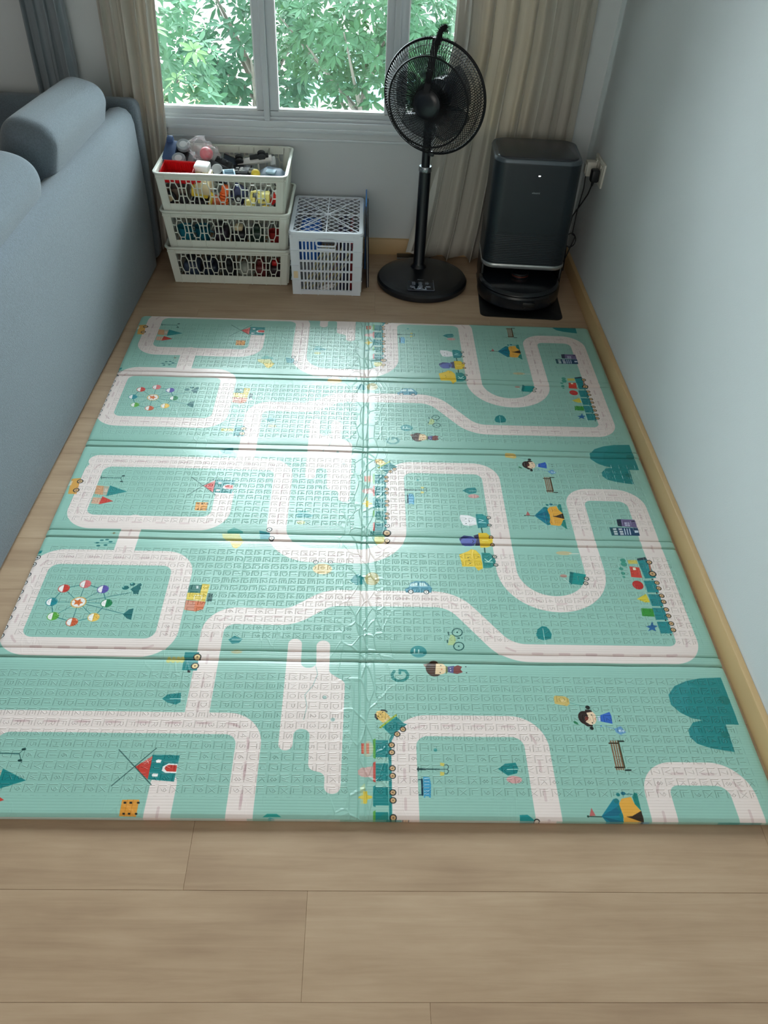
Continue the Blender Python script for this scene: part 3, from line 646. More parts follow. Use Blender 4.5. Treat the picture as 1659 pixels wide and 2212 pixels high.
('L',(140,85,55),0.9,30,[(5678,1912),(5659,1196)]),
('L',(140,85,55),0.9,30,[(5733,1913),(5709,1196)]),
('L',(140,85,55),0.9,30,[(5787,1913),(5759,1197)]),
('L',(140,85,55),0.9,30,[(5841,1914),(5810,1197)]),
('L',(60,45,25),1.0,36,[(5633,1854),(5840,1856)]),
('L',(60,45,25),1.0,36,[(5637,1250),(5845,1252)]),
('L',(60,55,30),1.0,30,[(5855,1921),(5848,1239)]),
('L',(20,40,30),1.0,36,[(5859,1911),(5975,1913)]),
('L',(20,40,30),1.0,36,[(5854,1184),(5970,1186)]),
('L',(40,70,60),1.0,22,[(4793,9559),(5089,9553)]),
('E',(30,60,50),1.0,4796,9559,24,24),
('P',(190,80,80),0.85,[(4904,9753),(4960,9577),(4826,9564)]),
('P',(22,125,145),1.0,[(5084,9562),(5426,9959),(5516,9962),(5536,9848),(5543,9585),(5526,9289),(5501,9179),(5421,9149)]),
('P',(15,100,125),1.0,[(5084,9562),(5447,9770),(5559,9755),(5492,9584)]),
('P',(15,100,125),1.0,[(5084,9562),(5474,9472),(5516,9417),(5440,9342)]),
('E',(20,115,120),1.0,5483,9913,58,58),
('E',(20,115,120),1.0,5514,9753,58,58),
('E',(20,115,120),1.0,5524,9585,58,58),
('E',(20,115,120),1.0,5509,9417,58,58),
('E',(20,115,120),1.0,5466,9232,58,58),
('P',(228,165,65),1.0,[(5523,9848),(5606,9965),(5819,10010),(5857,9858),(5955,9691),(5959,9431),(5872,9226),(5768,9132),(5523,9161),(5500,9288),(5544,9437),(5553,9604),(5536,9735)]),
('P',(50,35,20),1.0,[(5615,9560),(5744,9573),(5968,9692),(5973,9440)]),
('P',(25,125,115),1.0,[(5851,10011),(5913,10109),(5975,10091),(5968,9692),(5866,9840)]),
('P',(25,125,115),1.0,[(5911,9374),(5981,9413),(5974,8994),(5884,9081),(5825,9170)]),
('E',(25,120,120),1.0,5551,10059,42,42),
('E',(20,105,125),1.0,5668,10088,52,40),
('L',(25,110,115),1.0,16,[(5727,10074),(5868,10069)]),
('P',(110,95,135),1.0,[(7677,9479),(8092,9463),(8089,9106),(7622,9160)]),
('P',(25,40,60),1.0,[(7544,9461),(7677,9479),(7638,9147),(7521,9171)]),
('P',(20,60,95),1.0,[(7252,9103),(8097,9101),(8080,8769),(7249,8759)]),
('P',(25,90,90),0.7,[(7252,9103),(7479,9110),(7454,8760),(7249,8759)]),
('P',(225,225,225),0.85,[(7337,9068),(7447,9071),(7441,8995),(7332,8992)]),
('P',(225,225,225),0.85,[(7341,8960),(7450,8963),(7444,8888),(7335,8885)]),
('P',(225,225,225),0.85,[(7339,8866),(7448,8869),(7441,8794),(7333,8791)]),
('P',(225,225,225),0.85,[(7510,9067),(7620,9071),(7613,8995),(7504,8992)]),
('P',(225,225,225),0.85,[(7515,8960),(7625,8963),(7618,8887),(7509,8884)]),
('P',(225,225,225),0.85,[(7512,8865),(7621,8869),(7615,8794),(7506,8791)]),
('P',(200,210,225),1.0,[(7675,9067),(7704,9068),(7683,8798),(7649,8797)]),
('P',(200,210,225),1.0,[(7751,9069),(7779,9070),(7758,8800),(7724,8799)]),
('P',(200,210,225),1.0,[(7827,9071),(7855,9072),(7833,8802),(7799,8801)]),
('E',(205,215,230),1.0,8007,8947,40,40),
('P',(205,215,230),1.0,[(7968,8994),(8080,8992),(8076,8903),(7960,8886)]),
('P',(40,35,60),1.0,[(7987,9405),(8079,9408),(8070,9371),(7978,9369)]),
('P',(200,200,220),0.8,[(7750,9342),(7901,9341),(7888,9168),(7739,9178)]),
('L',(110,95,135),1.0,12,[(7836,9345),(7818,9174)]),
('L',(110,95,135),1.0,12,[(7740,9260),(7900,9256)]),
('E',(228,170,110),0.55,5696,7991,230,80),
('L',(230,225,215),1.0,26,[(5852,7972),(6118,7980)]),
('P',(25,140,135),1.0,[(5809,7234),(6165,7151),(5983,6752),(5644,6792)]),
('P',(20,110,110),1.0,[(5730,7253),(5828,7227),(5690,6765),(5614,6791)]),
('E',(25,28,28),1.0,6144,6997,72,72),
('E',(210,200,185),1.0,6144,6997,52,52),
('E',(120,85,60),1.0,6144,6997,16,16),
('E',(25,28,28),1.0,6089,6823,72,72),
('E',(210,200,185),1.0,6089,6823,52,52),
('E',(120,85,60),1.0,6089,6823,16,16),
('E',(200,100,90),0.6,5519,7086,100,60),
('L',(220,225,220),1.0,12,[(5515,6982),(5660,6792)]),
('P',(30,130,135),1.0,[(7750,7809),(8025,7845),(8055,7612),(8113,7080),(7795,7051)]),
('P',(40,60,70),1.0,[(7754,7823),(8010,7889),(8047,7787),(7762,7750)]),
('P',(228,190,60),0.7,[(7473,7757),(7739,7764),(7730,7618),(7465,7612)]),
('P',(205,65,50),1.0,[(7467,7511),(7736,7474),(7722,7070),(7419,7098)]),
('P',(240,225,200),1.0,[(7546,7469),(7630,7472),(7626,7371),(7542,7369)]),
('E',(50,140,120),0.85,7337,7739,80,80),
('E',(50,140,120),0.85,7329,7594,90,90),
('E',(50,140,120),0.85,7208,7411,60,60),
('E',(50,140,120),0.85,7218,7233,60,60),
('E',(50,140,120),0.85,7211,7093,40,40),
('P',(170,110,90),1.0,[(8033,7612),(8086,7613),(8048,7325),(8000,7324)]),
('P',(30,130,135),1.0,[(7732,6966),(8054,6974),(8054,6536),(7732,6528)]),
('E',(25,28,28),1.0,7994,7021,22,22),
('P',(30,130,135),1.0,[(7725,6461),(8041,6468),(8042,6045),(7725,6038)]),
('E',(25,28,28),1.0,7982,6514,22,22),
('P',(30,130,135),1.0,[(7718,5973),(8029,5980),(8030,5570),(7718,5564)]),
('E',(25,28,28),1.0,7971,6024,22,22),
('P',(30,130,135),1.0,[(7711,5501),(8017,5507),(8018,5111),(7712,5105)]),
('E',(25,28,28),1.0,7960,5550,22,22),
('E',(190,45,40),1.0,7530,6796,150,165),
('P',(215,195,60),1.0,[(7371,6280),(7672,6473),(7709,6168),(7568,6165)]),
('P',(50,140,50),1.0,[(7404,5953),(7721,5947),(7698,5671),(7371,5683)]),
('P',(30,95,150),1.0,[(7587,5511),(7590,5373),(7702,5357),(7597,5293),(7604,5170),(7513,5229),(7389,5166),(7465,5272),(7379,5332),(7511,5372)]),
('E',(25,28,28),1.0,8074,7685,85,85),
('E',(205,165,120),1.0,8074,7685,61,61),
('E',(120,85,60),1.0,8074,7685,19,19),
('E',(25,28,28),1.0,8050,7233,110,110),
('E',(205,165,120),1.0,8050,7233,79,79),
('E',(120,85,60),1.0,8050,7233,24,24),
('E',(25,28,28),1.0,8085,6898,76,76),
('E',(205,165,120),1.0,8085,6898,55,55),
('E',(120,85,60),1.0,8085,6898,17,17),
('E',(25,28,28),1.0,8081,6692,76,76),
('E',(205,165,120),1.0,8081,6692,55,55),
('E',(120,85,60),1.0,8081,6692,17,17),
('E',(25,28,28),1.0,8088,6416,76,76),
('E',(205,165,120),1.0,8088,6416,55,55),
('E',(120,85,60),1.0,8088,6416,17,17),
('E',(25,28,28),1.0,8085,6203,76,76),
('E',(205,165,120),1.0,8085,6203,55,55),
('E',(120,85,60),1.0,8085,6203,17,17),
('E',(25,28,28),1.0,8080,5929,76,76),
('E',(205,165,120),1.0,8080,5929,55,55),
('E',(120,85,60),1.0,8080,5929,17,17),
('E',(25,28,28),1.0,8079,5711,76,76),
('E',(205,165,120),1.0,8079,5711,55,55),
('E',(120,85,60),1.0,8079,5711,17,17),
('E',(25,28,28),1.0,8079,5446,76,76),
('E',(205,165,120),1.0,8079,5446,55,55),
('E',(120,85,60),1.0,8079,5446,17,17),
('E',(25,28,28),1.0,8071,5228,76,76),
('E',(205,165,120),1.0,8071,5228,55,55),
('E',(120,85,60),1.0,8071,5228,17,17),
('E',(25,28,28),1.0,7963,5067,22,22),
('P',(28,128,128),1.0,[(8833,3731),(8308,3701),(7926,3610),(7600,3458),(7383,3207),(7363,2924),(7524,2709),(7751,2555),(8005,2501),(7750,2439),(7575,2227),(7562,2039),(7678,1874),(7941,1768),(8221,1716),(8487,1676),(8512,2392),(8825,2389)]),
('E',(20,110,105),0.8,8701,3065,130,130),
('E',(20,110,105),0.8,8414,2118,100,100),
('P',(60,145,150),0.35,[(7926,3610),(7600,3458),(7390,3207),(7380,2924),(7529,2728),(7759,2811),(7856,3255),(8059,3465)]),
('P',(60,145,150),0.35,[(7575,2227),(7562,2039),(7678,1874),(7851,2006),(7809,2193),(7800,2383)]),
('P',(40,150,140),1.0,[(-2058,33),(-1968,100),(-1773,102),(-1669,36)]),
('P',(30,140,140),1.0,[(3341,120),(3509,128),(3651,12),(3634,-103),(3332,-105)]),
('E',(25,28,28),1.0,3694,-20,68,68),
('E',(210,200,185),1.0,3694,-20,49,49),
('E',(120,85,60),1.0,3694,-20,15,15)]
# ------------------------------------------------------------------ folding play mat
# print and embossing are drawn from the outlines below into textures; units of ART are 0.1 mm on the mat
MW,ML,MT=1.8,2.107,.0160; PER=.9455
FOLD=(.422,.8423,1.2626,1.6829); SP=.0277
def make_print():
    px=.0008; Wp=int(MW/px); Hp=int(ML/px); img=np.empty((Hp,Wp,3),np.float32); img[:]=np.array((147,190,177))/255.
    def box_of(x0,x1,y0,y1):
        a=max(0,int((x0+.9)/px)-1); b_=min(Wp,int((x1+.9)/px)+2); c=max(0,int(y0/px)-1); d=min(Hp,int(y1/px)+2)
        return (a,b_,c,d) if a<b_ and c<d else None
    def blend(bx,cov,col,al):
        a,b_,c,d=bx; k=(cov*al)[...,None]; img[c:d,a:b_]=img[c:d,a:b_]*(1-k)+np.array(col,np.float32)/255.*k
    def grid(bx,s=2):
        a,b_,c,d=bx
        xs=((np.arange(a*s,b_*s)+.5)/s)*px-.9; ys=((np.arange(c*s,d*s)+.5)/s)*px
        return np.meshgrid(xs,ys)
    def down(m,bx,s=2):
        a,b_,c,d=bx; return m.reshape(d-c,s,b_-a,s).mean((1,3)).astype(np.float32)
    def poly(pts,col,al):
        p=np.array(pts); bx=box_of(p[:,0].min(),p[:,0].max(),p[:,1].min(),p[:,1].max())
        if not bx: return
        X,Y=grid(bx); ins=np.zeros(X.shape,bool); n=len(p)
        for i in range(n):
            x0,y0=p[i];x1,y1=p[i-1]
            if y0==y1: continue
            ins^=((Y<y0)!=(Y<y1))&(X<(x1-x0)*(Y-y0)/(y1-y0)+x0)
        blend(bx,down(ins,bx),col,al)
    def ell(cx,cy,rx,ry,col,al):
        bx=box_of(cx-rx,cx+rx,cy-ry,cy+ry)
        if not bx: return
        X,Y=grid(bx); d=((X-cx)/rx)**2+((Y-cy)/ry)**2; blend(bx,down(d<1,bx),col,al)
    def line(pts,w,col,al=1.,cap=True):
        p=np.array(pts); bx=box_of(p[:,0].min()-w,p[:,0].max()+w,p[:,1].min()-w,p[:,1].max()+w)
        if not bx: return
        X,Y=grid(bx,1); D=np.full(X.shape,9.,np.float32)
        for i in range(len(p)-1):
            ax,ay=p[i];bx_,by=p[i+1]; vx,vy=bx_-ax,by-ay; l=vx*vx+vy*vy
            if l<1e-12: continue
            t=np.clip(((X-ax)*vx+(Y-ay)*vy)/l,0,1); D=np.minimum(D,np.hypot(X-ax-t*vx,Y-ay-t*vy))
        blend(bx,np.clip((w/2-D)/px+.5,0,1),col,al)
    def fillet(pts,rad,closed=False):
        out=[];n=len(pts)
        for i in range(n):
            if not closed and i in(0,n-1): out.append(pts[i]); continue
            p0=np.array(pts[i-1]);p1=np.array(pts[i]);p2=np.array(pts[(i+1)%n])
            r=rad[i] if isinstance(rad,(list,tuple)) else rad
            a=p0-p1;b2=p2-p1;la=np.hypot(*a);lb=np.hypot(*b2);a=a/la;b2=b2/lb
            ang=math.acos(max(-1,min(1,float(a@b2)))); t=min(r/math.tan(ang/2),la*.499,lb*.499); r=t*math.tan(ang/2)
            c=p1+(a+b2)/np.hypot(*(a+b2))*(r/math.sin(ang/2)); s=p1+a*t; e=p1+b2*t
            a0=math.atan2(*(s-c)[::-1]);a1=math.atan2(*(e-c)[::-1]); da=(a1-a0+PI)%(2*PI)-PI
            for k in range(13): out.append((c[0]+r*math.cos(a0+da*k/12),c[1]+r*math.sin(a0+da*k/12)))
        if closed: out.append(out[0])
        return out
    ROAD=(234,217,212); DASH=(200,166,168); RW=.0565
    t=.227
    roads=[(fillet([(-.255,-.06),(-.255,t),(-.841,t),(-.841,-.0535),(-.424,-.0535),(-.424,.075)],.055),0),
      (fillet([(-.255,.0),(-.255,t),(-.84,t)],.055),0),
      (fillet([(-.2553,.15),(-.2535,-.174),(.0935,-.174),(.0935,t),(.3955,t),(.3955,-.341),(.643,-.341),(.643,.1115),(.8315,.1115),(.8315,-.505),(.365,-.505),(.235,-.330),(-.095,-.332),(-.185,-.399),(-.382,-.399),(-.382,-.718)],[0,.11,.11,.055,.055,.124,.124,.05,.055,.05,.10,.10,.09,.09,.055,0]),0),
      (fillet([(-.881,-.197),(-.495,-.197),(-.495,-.506),(-.881,-.506)],.055,True),0),
      ([(-.668,-.197),(-.668,-.05)],0)]
    shifts=[k*PER for k in range(-1,4)]
    for s in shifts:
        for pl,_ in roads: line([(x,y+s) for x,y in pl],RW,ROAD)
    for s in shifts:
        for pl,_ in roads:
            p=np.array(pl); d=np.r_[0,np.cumsum(np.hypot(*np.diff(p,axis=0).T))]; q=.02
            while q+.024<d[-1]:
                f=lambda u:(float(np.interp(u,d,p[:,0])),float(np.interp(u,d,p[:,1]))+s)
                line([f(q),f(q+.012),f(q+.024)],.0058,DASH,.5); q+=.0685
        c=[(-.188,.474),(-.154,.474),(-.152,.386),(-.114,.386),(-.118,.470),(-.083,.470),(-.082,.372),(-.043,.345),(-.046,.056),(-.081,.056),(-.081,.103),(-.118,.113),(-.120,.212),(-.156,.216),(-.156,.159),(-.188,.159)]
        poly([(x,y+s) for x,y in fillet(c,.0165,True)],ROAD,1.)
    for o in ART:
        top=max([q[1] for q in o[3]] if o[0]=='P' else [o[4]+o[6]] if o[0]=='E' else [q[1] for q in o[4]])/1e4
        for k in range(-2,3):
            s=k*PER
            px_=(o[3][0][0] if o[0]=='P' else o[3] if o[0]=='E' else o[4][0][0])/1e4
            if k<0 and top+s<.056 and (.2<px_<.39 or px_>.66): continue
            if o[0]=='P': poly([(x/1e4,y/1e4+s) for x,y in o[3]],o[1],o[2])
            elif o[0]=='E': ell(o[3]/1e4,o[4]/1e4+s,o[5]/1e4,o[6]/1e4,o[1],o[2])
            else: line([(x/1e4,y/1e4+s) for x,y in o[4]],o[3]/1e4,o[1],o[2])
    return img
GLY={'A':[[(0,0),(.5,1),(1,0)],[(.2,.4),(.8,.4)]],'B':[[(0,0),(0,1),(.7,1),(.85,.75),(.7,.52),(0,.52)],[(.7,.52),(1,.26),(.7,0),(0,0)]],'C':[[(1,.8),(.7,1),(.3,1),(0,.7),(0,.3),(.3,0),(.7,0),(1,.2)]],'D':[[(0,0),(0,1),(.6,1),(1,.65),(1,.35),(.6,0),(0,0)]],'E':[[(1,1),(0,1),(0,0),(1,0)],[(0,.5),(.8,.5)]],'F':[[(1,1),(0,1),(0,0)],[(0,.5),(.8,.5)]],'G':[[(1,.8),(.7,1),(.3,1),(0,.7),(0,.3),(.3,0),(.7,0),(1,.3),(1,.5),(.6,.5)]],'H':[[(0,0),(0,1)],[(1,0),(1,1)],[(0,.5),(1,.5)]],'I':[[(.5,0),(.5,1)]],'J':[[(.8,1),(.8,.25),(.5,0),(.2,.15)]],'K':[[(0,0),(0,1)],[(1,1),(0,.45)],[(.3,.6),(1,0)]],'L':[[(0,1),(0,0),(.9,0)]],'M':[[(0,0),(0,1),(.5,.4),(1,1),(1,0)]],'N':[[(0,0),(0,1),(1,0),(1,1)]],'O':[[(.3,0),(0,.3),(0,.7),(.3,1),(.7,1),(1,.7),(1,.3),(.7,0),(.3,0)]],'P':[[(0,0),(0,1),(.7,1),(1,.75),(.7,.48),(0,.48)]],'Q':[[(.3,0),(0,.3),(0,.7),(.3,1),(.7,1),(1,.7),(1,.3),(.7,0),(.3,0)],[(.6,.3),(1,0)]],'R':[[(0,0),(0,1),(.7,1),(1,.75),(.7,.48),(0,.48)],[(.5,.48),(1,0)]],'S':[[(1,.85),(.6,1),(.2,.95),(0,.75),(.3,.53),(.75,.45),(1,.25),(.7,0),(.3,0),(0,.15)]],'T':[[(0,1),(1,1)],[(.5,1),(.5,0)]],'U':[[(0,1),(0,.3),(.3,0),(.7,0),(1,.3),(1,1)]],'V':[[(0,1),(.5,0),(1,1)]],'W':[[(0,1),(.25,0),(.5,.6),(.75,0),(1,1)]],'X':[[(0,0),(1,1)],[(0,1),(1,0)]],'Y':[[(0,1),(.5,.5),(1,1)],[(.5,.5),(.5,0)]],'Z':[[(0,1),(1,1),(0,0),(1,0)]],
'0':[[(.5,0),(.15,.3),(.15,.7),(.5,1),(.85,.7),(.85,.3),(.5,0)]],'1':[[(.3,.8),(.55,1),(.55,0)]],'2':[[(.1,.8),(.4,1),(.8,.9),(.8,.6),(.1,0),(.9,0)]],'3':[[(.1,.9),(.5,1),(.85,.8),(.5,.53),(.9,.28),(.5,0),(.1,.1)]],'4':[[(.7,0),(.7,1),(.1,.3),(.95,.3)]],'5':[[(.85,1),(.2,1),(.15,.55),(.6,.6),(.9,.3),(.5,0),(.1,.1)]],'6':[[(.8,.95),(.3,.7),(.1,.3),(.5,0),(.9,.3),(.5,.55),(.15,.35)]],'7':[[(.1,1),(.9,1),(.4,0)]],'8':[[(.5,.53),(.15,.77),(.5,1),(.85,.77),(.5,.53),(.1,.27),(.5,0),(.9,.27),(.5,.53)]],'9':[[(.85,.65),(.5,.45),(.1,.7),(.5,1),(.9,.7),(.7,.3),(.2,.05)]]}
def make_emboss():
    # one panel of raised letters and cell marks, 36 columns by 12 rows; letters are read from the window side
    px=.0004; cx,cy=.0256,.0268; Wp=int(cx*3/px+.5); Hp=int(cy*12/px+.5); H=np.zeros((Hp,Wp),np.float32)
    def seg(a,b2,w):
        for ox in(-cx*3,0,cx*3):
            for oy in (-cy*12,0,cy*12):
                ax,ay=a[0]+ox,a[1]+oy; bx,by=b2[0]+ox,b2[1]+oy
                i0=max(0,int((min(ax,bx)-.003)/px));i1=min(Wp,int((max(ax,bx)+.003)/px)+1);j0=max(0,int((min(ay,by)-.003)/px));j1=min(Hp,int((max(ay,by)+.003)/px)+1)
                if i0>=i1 or j0>=j1: continue
                X,Y=np.meshgrid((np.arange(i0,i1)+.5)*px,(np.arange(j0,j1)+.5)*px); vx,vy=bx-ax,by-ay; l=vx*vx+vy*vy+1e-12
                t=np.clip(((X-ax)*vx+(Y-ay)*vy)/l,0,1); D=np.hypot(X-ax-t*vx,Y-ay-t*vy)
                H[j0:j1,i0:i1]=np.maximum(H[j0:j1,i0:i1],np.clip(1-D/w,0,1)**1.0)
    cols=('YZ0123456789','MNOPQRSTUVWX','ABCDEFGHIJKL')
    for c in range(3):
        for r in range(12):
            x0=c*cx; yt=(12-r)*cy             # top-left of cell, row 0 farthest from the camera
            seg((x0+.001,yt-.001),(x0+.0175,yt-.001),.0015); seg((x0+.0008,yt-.003),(x0+.0008,yt-.018),.0014)
            for st in GLY[cols[c][r]]:
                # glyph turned a quarter clockwise: up -> +x, right -> -y
                P2=[(x0+.0065+g[1]*.0125,yt-.0065-g[0]*.0105) for g in st]
                for i in range(len(P2)-1): seg(P2[i],P2[i+1],.0010)
    return H
def image(name,arr,data=False):
    h,w=arr.shape[:2]; im=bpy.data.images.new(name,w,h,alpha=False,float_buffer=False)
    if data: im.colorspace_settings.name='Non-Color'
    buf=np.ones((h,w,4),np.float32)
    buf[...,:3]=arr if arr.ndim==3 else arr[...,None]
    im.pixels.foreach_set(buf.ravel()); im.update(); im.pack(); return im
im_c=image('mat_print',make_print()); im_h=image('mat_emboss',make_emboss(),True)
# geometry: panels, double fold creases, one centre seam, rounded corners
def mat_h(x,y):
    h=0.
    ex=min(x+.9,.9-x); ey=min(y,ML-y)
    e=min(ex,ey); h-=.0030*max(0,1-e/.012)**2
    wob=.0010*math.sin(x*9+y*3)+.0006*math.sin(x*23-y*11)
    for f in FOLD:
        f2=f+wob*.6
        for s in(-1,1):
            d=abs(y-(f2+s*SP/2)); h-=.0042*math.exp(-(d/.0022)**2); 
            d2=(y-(f2+s*SP/2))*s
            if d2>0: h-=.0026*math.exp(-d2/.012)
    d=abs(x-.0006*math.sin(y*30)); h-=.0020*math.exp(-((d-.0075)/.0016)**2)+.0012*math.exp(-(d/.016)**2)
    h+=.0007*math.sin(x*7.3+1)*math.sin(y*13+x*4)+.0004*math.sin(x*31)*math.sin(y*27)
    return h
ys=set(np.round(np.linspace(0,ML,120),5))
for f in FOLD:
    for k in range(-30,31): ys.add(round(f+k*.001,5))
for k in range(8): ys.add(round(k*.002,5)); ys.add(round(ML-k*.002,5))
xs=set(np.round(np.linspace(-.9,.9,110),5))
for k in range(-18,19): xs.add(round(k*.001,5))
for k in range(8): xs.add(round(-.9+k*.002,5)); xs.add(round(.9-k*.002,5))
xs=sorted(xs); ys=sorted(ys); nx,ny=len(xs),len(ys)
V=[];UVs=[]
def squash(x,y,r=.018):
    # round the four corners
    sx=1 if x>0 else -1; cx=.9-r
    ax=abs(x); 
    for yy,sg in((0,-1),(ML,1)):
        cyy=yy-sg*r; dy=(y-cyy)*sg
        if ax>cx and dy>0:
            dx=ax-cx; d=max(dx,dy); l=math.hypot(dx,dy)
            if l>1e-9: k=d/l; return (sx*(cx+dx*k),cyy+sg*dy*k)
    return x,y
for y in ys:
    for x in xs:
        X,Y=squash(x,y); V.append((X,Y,MT+mat_h(x,y))); UVs.append(((X+.9)/1.8,Y/ML))
Fc=[(j*nx+i,j*nx+i+1,(j+1)*nx+i+1,(j+1)*nx+i) for j in range(ny-1) for i in range(nx-1)]
ring=[i for i in range(nx)]+[j*nx+nx-1 for j in range(1,ny)]+[(ny-1)*nx+i for i in range(nx-2,-1,-1)]+[j*nx for j in range(ny-2,0,-1)]
o=len(V)
for q in ring: V.append((V[q][0],V[q][1],.004)); UVs.append(UVs[q])
o2=len(V)
for q in ring:
    x,y=V[q][0],V[q][1]; V.append((x*.997,ML/2+(y-ML/2)*.997,.0005)); UVs.append(UVs[q])
n=len(ring)
for k in range(n):
    j=(k+1)%n; Fc.append((ring[k],o+k,o+j,ring[j])); Fc.append((o+k,o2+k,o2+j,o+j))
Fc.append(tuple(o2+k for k in range(n-1,-1,-1)))
me=bpy.data.meshes.new('play_mat'); me.from_pydata(V,[],Fc); uv=me.uv_layers.new(name='UVMap')
li=np.empty(len(me.loops),np.int32); me.loops.foreach_get('vertex_index',li); uv.data.foreach_set('uv',np.array(UVs,np.float32)[li].ravel())
me.shade_smooth(); me.set_sharp_from_angle(angle=R_(50))
pm=bpy.data.materials.new('printed_foam_film'); pm.use_nodes=True; nt=pm.node_tree; N=nt.nodes; L=nt.links; b=N['Principled BSDF']
ti=N.new('ShaderNodeTexImage'); ti.image=im_c; L.new(ti.outputs[0],b.inputs['Base Color'])
uvn=N.new('ShaderNodeUVMap'); uvn.uv_map='UVMap'; L.new(uvn.outputs[0],ti.inputs[0])
geo=N.new('ShaderNodeTexCoord')
def math_(op,a=None,b2=None,c=None):
    n=N.new('ShaderNodeMath'); n.operation=op
    for i,v in enumerate((a,b2,c)):
        if v is None: continue
        if isinstance(v,(int,float)): n.inputs[i].default_value=v
        else: L.new(v,n.inputs[i])
    return n.outputs[0]
sep=N.new('ShaderNodeSeparateXYZ'); L.new(geo.outputs['Object'],sep.inputs[0]); X,Y=sep.outputs[0],sep.outputs[1]
per=FOLD[1]-FOLD[0]
yl=math_('SUBTRACT',Y,.047); yf=math_('MODULO',math_('ADD',yl,per),per)        # metres inside a panel, letters fill .3216
vv=math_('DIVIDE',yf,.3216); inside=math_('LESS_THAN',vv,1.0)
ax_=math_('ABSOLUTE',X); inx=math_('MULTIPLY',math_('GREATER_THAN',ax_,.030),math_('LESS_THAN',ax_,.872))
uu=math_('DIVIDE',math_('ADD',X,.9-.0052),.0768)
cb=N.new('ShaderNodeCombineXYZ'); L.new(uu,cb.inputs[0]); L.new(vv,cb.inputs[1])
th=N.new('ShaderNodeTexImage'); th.image=im_h; L.new(cb.outputs[0],th.inputs[0])
hh=math_('MULTIPLY',th.outputs[0],math_('MULTIPLY',inside,inx))
# corrugation running across the mat, and fine film wrinkles that gather by the centre seam
co=math_('SINE',math_('MULTIPLY',Y,2*PI/.0067)); co=math_('MULTIPLY',co,.055)
mpw=N.new('ShaderNodeMapping'); mpw.inputs['Rotation'].default_value=(0,0,.6); mpw.inputs['Scale'].default_value=(1,.45,1); L.new(geo.outputs['Object'],mpw.inputs[0])
nzw=N.new('ShaderNodeTexNoise'); nzw.inputs['Scale'].default_value=6; L.new(mpw.outputs[0],nzw.inputs[0])
mvw=N.new('ShaderNodeMix'); mvw.data_type='RGBA'; mvw.blend_type='LINEAR_LIGHT'; mvw.inputs[0].default_value=.06; L.new(mpw.outputs[0],mvw.inputs[6]); L.new(nzw.outputs[1],mvw.inputs[7])
vo=N.new('ShaderNodeTexVoronoi'); vo.feature='DISTANCE_TO_EDGE'; vo.inputs['Scale'].default_value=30; L.new(mvw.outputs[2],vo.inputs[0])
wr=math_('MULTIPLY',math_('SUBTRACT',1.0,math_('MINIMUM',math_('MULTIPLY',vo.outputs[0],14.0),1.0)),.85)
nm=N.new('ShaderNodeTexNoise'); nm.inputs['Scale'].default_value=5; L.new(geo.outputs['Object'],nm.inputs[0])
near=math_('MAXIMUM',math_('SUBTRACT',1.0,math_('DIVIDE',ax_,.10)),0.0)
mk=math_('MAXIMUM',near,math_('MULTIPLY',math_('MAXIMUM',math_('SUBTRACT',nm.outputs[0],.54),0.0),2.2))
wrk=math_('MULTIPLY',wr,math_('MINIMUM',mk,1.0))
tot=math_('ADD',math_('ADD',hh,co),math_('MULTIPLY',wrk,1.0))
bp=N.new('ShaderNodeBump'); bp.inputs['Strength'].default_value=.9; bp.inputs['Distance'].default_value=.0015; L.new(tot,bp.inputs['Height']); L.new(bp.outputs[0],b.inputs['Normal'])
b.inputs['Roughness'].default_value=.33; b.inputs['Specular IOR Level'].default_value=.42
me.materials.append(pm); mo=bpy.data.objects.new('play_mat',me); sc.collection.objects.link(mo)
tag(mo,'large turquoise folding play mat printed with roads, trains and animals, spread on the wood floor','play mat')
# ------------------------------------------------------------------ sofa and its cushions
fab=mat('blue_grey_upholstery',(98,110,120),.95,bump=.6,bscale=420,vary=.34,vscale=190,sheen=.25)
fab_d=mat('sofa_underside_cloth',(60,66,70),.95)
def softbox(mb,a,b,r,seg=5,sub=None): return mb.rbox(a,b,r,seg)
sofa=thing('sectional_sofa','blue-grey fabric corner sofa standing with its back against the play mat','sofa',(-1.002,0,0),R_(-1.5))
# side backrest: local x 0 is the outer face, y along the mat
sb=MB(); prof=[]
def side_sec(y,k):          # outline in x,z at position y; k shrinks the end
    out=[];w=.105;h=.655
    pts=[(0,.012),(.006,.25),(.004,.45),(.001,.600),(-.006,.632),(-.022,.652),(-.050,.660),(-.085,.655),(-.10,.63),(-w,.59),(-w,.30),(-w,.012)]
    cx,cz=-w/2,.33
    return [(x+max(-k,min(k,cx-x)),y,max(.012,z+max(-k,min(k,cz-z)))) for x,z in pts]
L_=[]
for y,k in((-.55,.02),(-.545,0),(.2,0),(.9,0),(1.6,0),(2.2,0),(2.562,0),(2.578,.003),(2.590,.012),(2.596,.028)): L_.append(side_sec(y,k))
sb.layers(L_); sb.build('side_backrest',fab,sofa,60)
rb=MB(); rb.rbox((-2.1,2.604,.012),(.004,2.70,.668),.035,5); rb.build('rear_backrest',fab,sofa,60)
st=MB(); st.rbox((-.95,-.55,.10),(-.108,2.60,.42),.04,4); st.rbox((-2.1,1.75,.10),(-.955,2.60,.42),.04,4); st.build('seat',fab,sofa,60)
for x,y in((-.25,-.4),(-.85,-.4),(-.3,2.45),(-2.0,2.45),(-2.0,1.9),(-.85,1.85)):
    MB().rbox((x-.03,y-.03,.0),(x+.03,y+.03,.102),.004).build('leg',fab_d,sofa)
